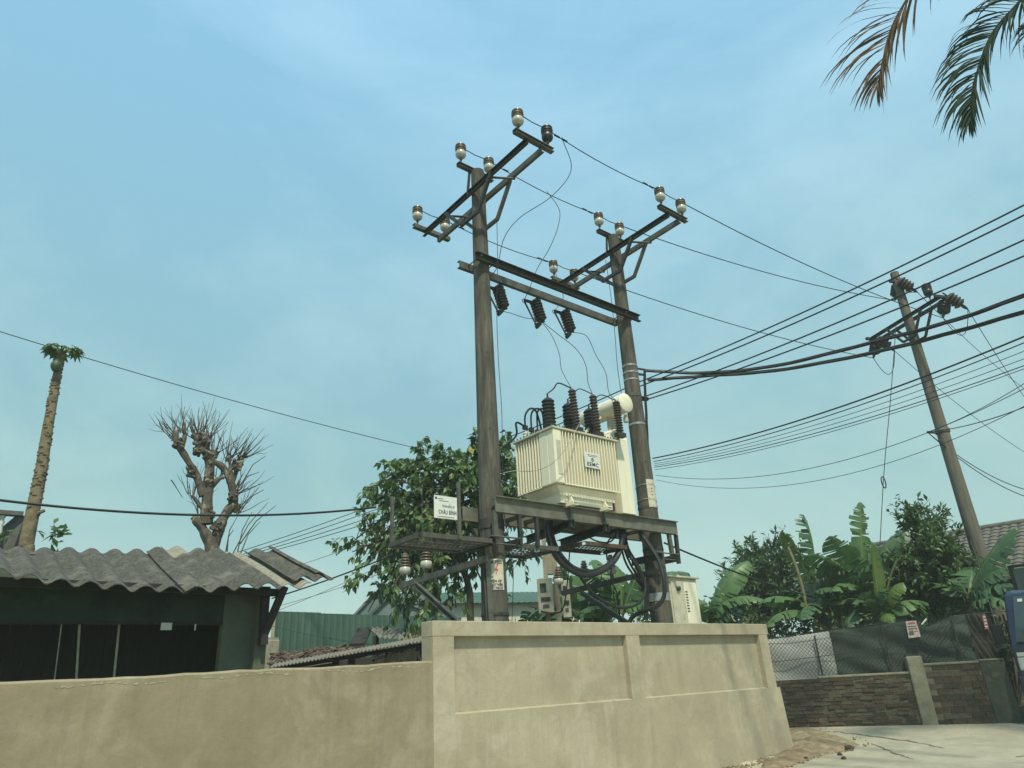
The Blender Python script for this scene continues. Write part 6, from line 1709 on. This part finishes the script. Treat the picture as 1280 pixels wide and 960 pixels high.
# palm whose fronds hang into the top right
crown = at(1395, -165, 12.2); pp = Vector((crown.x+.5, crown.y-.3, 0))
pm = thing('palm_tree', 'palm tree whose drooping fronds hang into the upper right of the sky', 'palm', (pp.x, pp.y, 0))
tp_ = smooth_path([pp, pp.lerp(crown, .35)+Vector((-.1, 0, 0)), pp.lerp(crown, .7)+Vector((-.1, 0, 0)), crown], 6)
MB().tube(tp_, [.24-.005*i for i in range(len(tp_))], 14).build('trunk', 'palm_trunk', pm, smooth=True)
def frond(spine, n, ll, mat, seed, gap=.0, fall=1.0, width=.05, onesided=False):
    rnd = random.Random(seed); P = smooth_path(spine, 10)
    m = MB(); N_ = len(P)-1
    rib = MB().tube(P, [.030*(1-.85*i/N_)+.003 for i in range(N_+1)], 6)
    for i in range(n):
        f = .10+.90*(i/(n-1)); k = min(N_-1, int(f*N_)); fr_ = f*N_-k; p = P[k].lerp(P[k+1], fr_)
        tg = (P[k+1]-P[k]).normalized()
        sd = tg.cross(Vector((0, -1, .15))).normalized()
        for sg_ in (-1, 1):
            if rnd.random() < gap: continue
            l = ll*(.60+.40*math.sin(math.pi*min(1, .15+f*.8)))*rnd.uniform(.72, 1.12)*(1-.50*max(0, f-.75)/.25)
            inner = onesided and (sd*sg_).x > 0
            if inner: l *= .72
            wsd = (.18 if inner else 1.9)*(1-.70*f)*rnd.uniform(.7, 1.2)
            d0 = (sd*sg_*wsd + tg*(.18+.95*f) + Vector((0, rnd.uniform(-.35, .35), 0)) + rv(rnd)*.07).normalized()
            Q = []
            for q in range(6):
                t = q/5; dq = fall*(t**2.2)*.55*(1-.3*f)
                Q.append(p + d0*l*t*(1-.25*t*fall) - Z3*l*dq)
            nrm_ = (Vector((0, -1, .2)) + rv(rnd)*.8).normalized()
            w0 = width*rnd.uniform(.6, 1.25); b = len(m.v)
            for idx, q in enumerate(Q):
                tt = (Q[min(idx+1, 5)]-Q[max(idx-1, 0)]).normalized(); s_ = tt.cross(nrm_).normalized()*(w0*(.5, .95, 1, .8, .5, .05)[idx])*.5
                m.v += [q-s_, q+s_]
            for idx in range(5): m.f.append((b+2*idx, b+2*idx+1, b+2*idx+3, b+2*idx+2))
    o = m.raw('frond', mat, pm); rib.build('frond_rib', mat, o, smooth=True)
FD = 11.2
frond([crown, at(1290, -165, 12.0), at(1195, -95, 11.6), at(1138, -8, 11.3), at(1114, 36, 11.2), at(1103, 78, 11.1), at(1098, 108, 11.1)], 72, 1.62, 'palm_dry', 1, .22, fall=.8, onesided=True, width=.036)
frond([crown, at(1340, -95, 12.1), at(1284, -10, 11.8), at(1243, 38, 11.6), at(1224, 82, 11.5), at(1216, 122, 11.4), at(1213, 150, 11.4)], 104, 1.18, 'palm_green', 2, .10, fall=.95, onesided=True, width=.038)
frond([crown, at(1380, -60, 12.1), at(1330, 0, 12.0), at(1300, 30, 11.9), at(1288, 66, 11.8)], 54, .74, 'palm_green', 3, .12, fall=1.0, onesided=True, width=.030)
frond([crown, at(1330, -190, 12.1), at(1250, -150, 11.9), at(1205, -75, 11.8), at(1192, -22, 11.8)], 34, .60, 'palm_green', 4, .35, fall=1.1, width=.03)
for k in range(9):
    a = -1.9 + k*.62; d = Vector((math.cos(a), math.sin(a), 0))
    if d.x < -.15: continue
    frond([crown, crown+d*1.1+Z3*.8, crown+d*2.2+Z3*.6, crown+d*3.1-Z3*.4, crown+d*3.4-Z3*1.4], 46, .8, 'palm_green', 20+k)

# ------------------------------------------------------------------ truck at the right edge
TR = A0 + wd*(S2+.06) + wn*.35; g = gz(TR.x, TR.y)
fx = Vector((TR.y, -TR.x, 0)).normalized()              # across the view, to the right
fy_ = Vector((-TR.x, -TR.y, 0)).normalized()            # towards the viewer
rot = math.radians(-16)
tx_ = (fx*math.cos(rot) - fy_*math.sin(rot)).normalized(); tf_ = (fy_*math.cos(rot) + fx*math.sin(rot)).normalized()
T0 = Vector((TR.x, TR.y, g))
def TP_(x, f, z): return T0 + tx_*x + tf_*f + Z3*(z*1.13)       # x across (0 = left side), f forward, z up
tk = thing('blue_truck', 'dark blue light truck standing at the right edge of the picture', 'truck', T0 + tx_*.9)
def tbox(x0, x1, f0, f1, z0, z1): return MB().box(TP_((x0+x1)/2, (f0+f1)/2, (z0+z1)/2), tx_*((x1-x0)/2), tf_*((f1-f0)/2), Z3*((z1-z0)/2*1.13))
m = MB()      # cab with raked windscreen
sec = [(0, .55), (.02, 1.15), (-.38, 1.98), (-.6, 2.05), (-1.5, 2.05), (-1.5, .55)]
vsl = [TP_(.03 if z > 1.2 else 0, f, z) for f, z in sec]; vsr = [TP_(1.77 if z > 1.2 else 1.8, f, z) for f, z in sec]
n = len(sec); m.add(vsl+vsr, [tuple(range(n))[::-1], tuple(range(n, 2*n))] + [(i, (i+1) % n, n+(i+1) % n, n+i) for i in range(n)])
cabo = m.build('cab', 'truck_blue', tk, bevel=.03)
m = MB(); q = [TP_(.12, .028, 1.22), TP_(1.68, .028, 1.22), TP_(1.60, -.345, 1.93), TP_(.20, -.345, 1.93)]; nrm_t = (tf_*.9+Z3*.42).normalized()
m.add([p+nrm_t*.012 for p in q]+[p-nrm_t*.02 for p in q], [(0,1,2,3),(4,7,6,5),(0,4,5,1),(1,5,6,2),(2,6,7,3),(3,7,4,0)]); wsn = m.build('windscreen', 'truck_glass', tk)
MB().box(TP_(.30, -.30, 1.86)+nrm_t*.016, tx_*.04, nrm_t*.001, (Z3*.9-tf_*.42)*.03).build('sticker', 'sign_white', wsn)
m = MB(); q = [TP_(.018, -.42, 1.25), TP_(.018, -1.2, 1.25), TP_(.018, -1.2, 1.85), TP_(.018, -.65, 1.85)]
m.add([p-tx_*.012 for p in q]+[p+tx_*.02 for p in q], [(0,1,2,3),(4,7,6,5),(0,4,5,1),(1,5,6,2),(2,6,7,3),(3,7,4,0)]); m.build('side_window', 'truck_glass', tk)
tbox(.0, 1.8, .021, .10, .42, .72).build('bumper', 'truck_blue', tk, bevel=.02)
tbox(.35, 1.45, .024, .04, .78, 1.0).build('grille', 'truck_black', tk)
for x in (.06, 1.46):
    h = tbox(x, x+.28, .022, .06, .80, 1.0).build('headlight', 'headlamp', tk, bevel=.02)
    tbox(x+.02, x+.2, .03, .058, 1.01, 1.07).build('indicator', 'ink_red' if False else 'headlamp', h)
for s, x in ((-1, -.17), (1, 1.97)):
    mm = tbox(x-.09, x+.09, -.16, -.10, 1.22, 1.52).build('mirror', 'truck_black', tk, bevel=.02)
    MB().tube([TP_(x, -.13, 1.5), TP_(x-s*.16, -.3, 1.55)], .014, 6).tube([TP_(x, -.13, 1.25), TP_(x-s*.16, -.2, 1.2)], .014, 6).build('mirror_arm', 'truck_black', mm)
tbox(0, 1.8, -1.5, -1.44, 2.06, 2.46).build('headboard', 'truck_glass', tk)
for a, b in (((0, 2.06), (0, 2.52)), ((1.8, 2.06), (1.8, 2.52)), ((0, 2.50), (1.8, 2.50)), ((.9, 2.06), (.9, 2.52))):
    MB().bar(TP_(a[0], -1.42, a[1]), TP_(b[0], -1.42, b[1]), .05, .05, tf_).build('rack_bar', 'truck_black', tk)
tbox(-.05, 1.85, -4.8, -1.55, .75, .95).build('cargo_bed', 'truck_blue', tk)
for x in (-.05, 1.79): tbox(x, x+.06, -4.8, -1.56, .951, 1.5).build('bed_side', 'truck_blue', tk, bevel=.01)
for k in range(4):
    for x in (-.02, 1.82): MB().bar(TP_(x, -1.7-1.0*k, 1.5), TP_(x, -1.7-1.0*k, 2.5), .05, .05, tf_).build('rack_bar', 'truck_black', tk)
tbox(.3, 1.5, -4.7, -.1, .45, .72).build('chassis', 'truck_black', tk)
for x in (.10, 1.70):
    for f in (-.75, -3.7):
        wv_ = MB().lathe([(.15, -.10), (.33, -.10), (.36, -.06), (.36, .06), (.33, .10), (.15, .10)], TP_(x, f, .36), tx_, 22).build('wheel', 'truck_black', tk, smooth=True)
        MB().lathe([(.04, -.105), (.19, -.102), (.19, .102), (.04, .105)], TP_(x, f, .36), tx_, 16).build('rim', 'chrome_grey', wv_, smooth=True)

# ------------------------------------------------------------------ hazy air
hm = bpy.data.materials.new('haze'); hm.use_nodes = True; ht = hm.node_tree; ht.nodes.clear()
ho = ht.nodes.new('ShaderNodeOutputMaterial'); pv = ht.nodes.new('ShaderNodeVolumePrincipled')
pv.inputs['Color'].default_value = (0.86, 0.95, 0.93, 1); pv.inputs['Density'].default_value = 0.0015; pv.inputs['Anisotropy'].default_value = 0.0
ht.links.new(pv.outputs[0], ho.inputs['Volume'])
MAT['haze'] = hm
hz_ = MB().box((5, 10, 7.5), Vector((1000, 0, 0)), Vector((0, 1000, 0)), Z3*9.5).build('haze', 'haze', None)
hz_['kind'] = 'stuff'
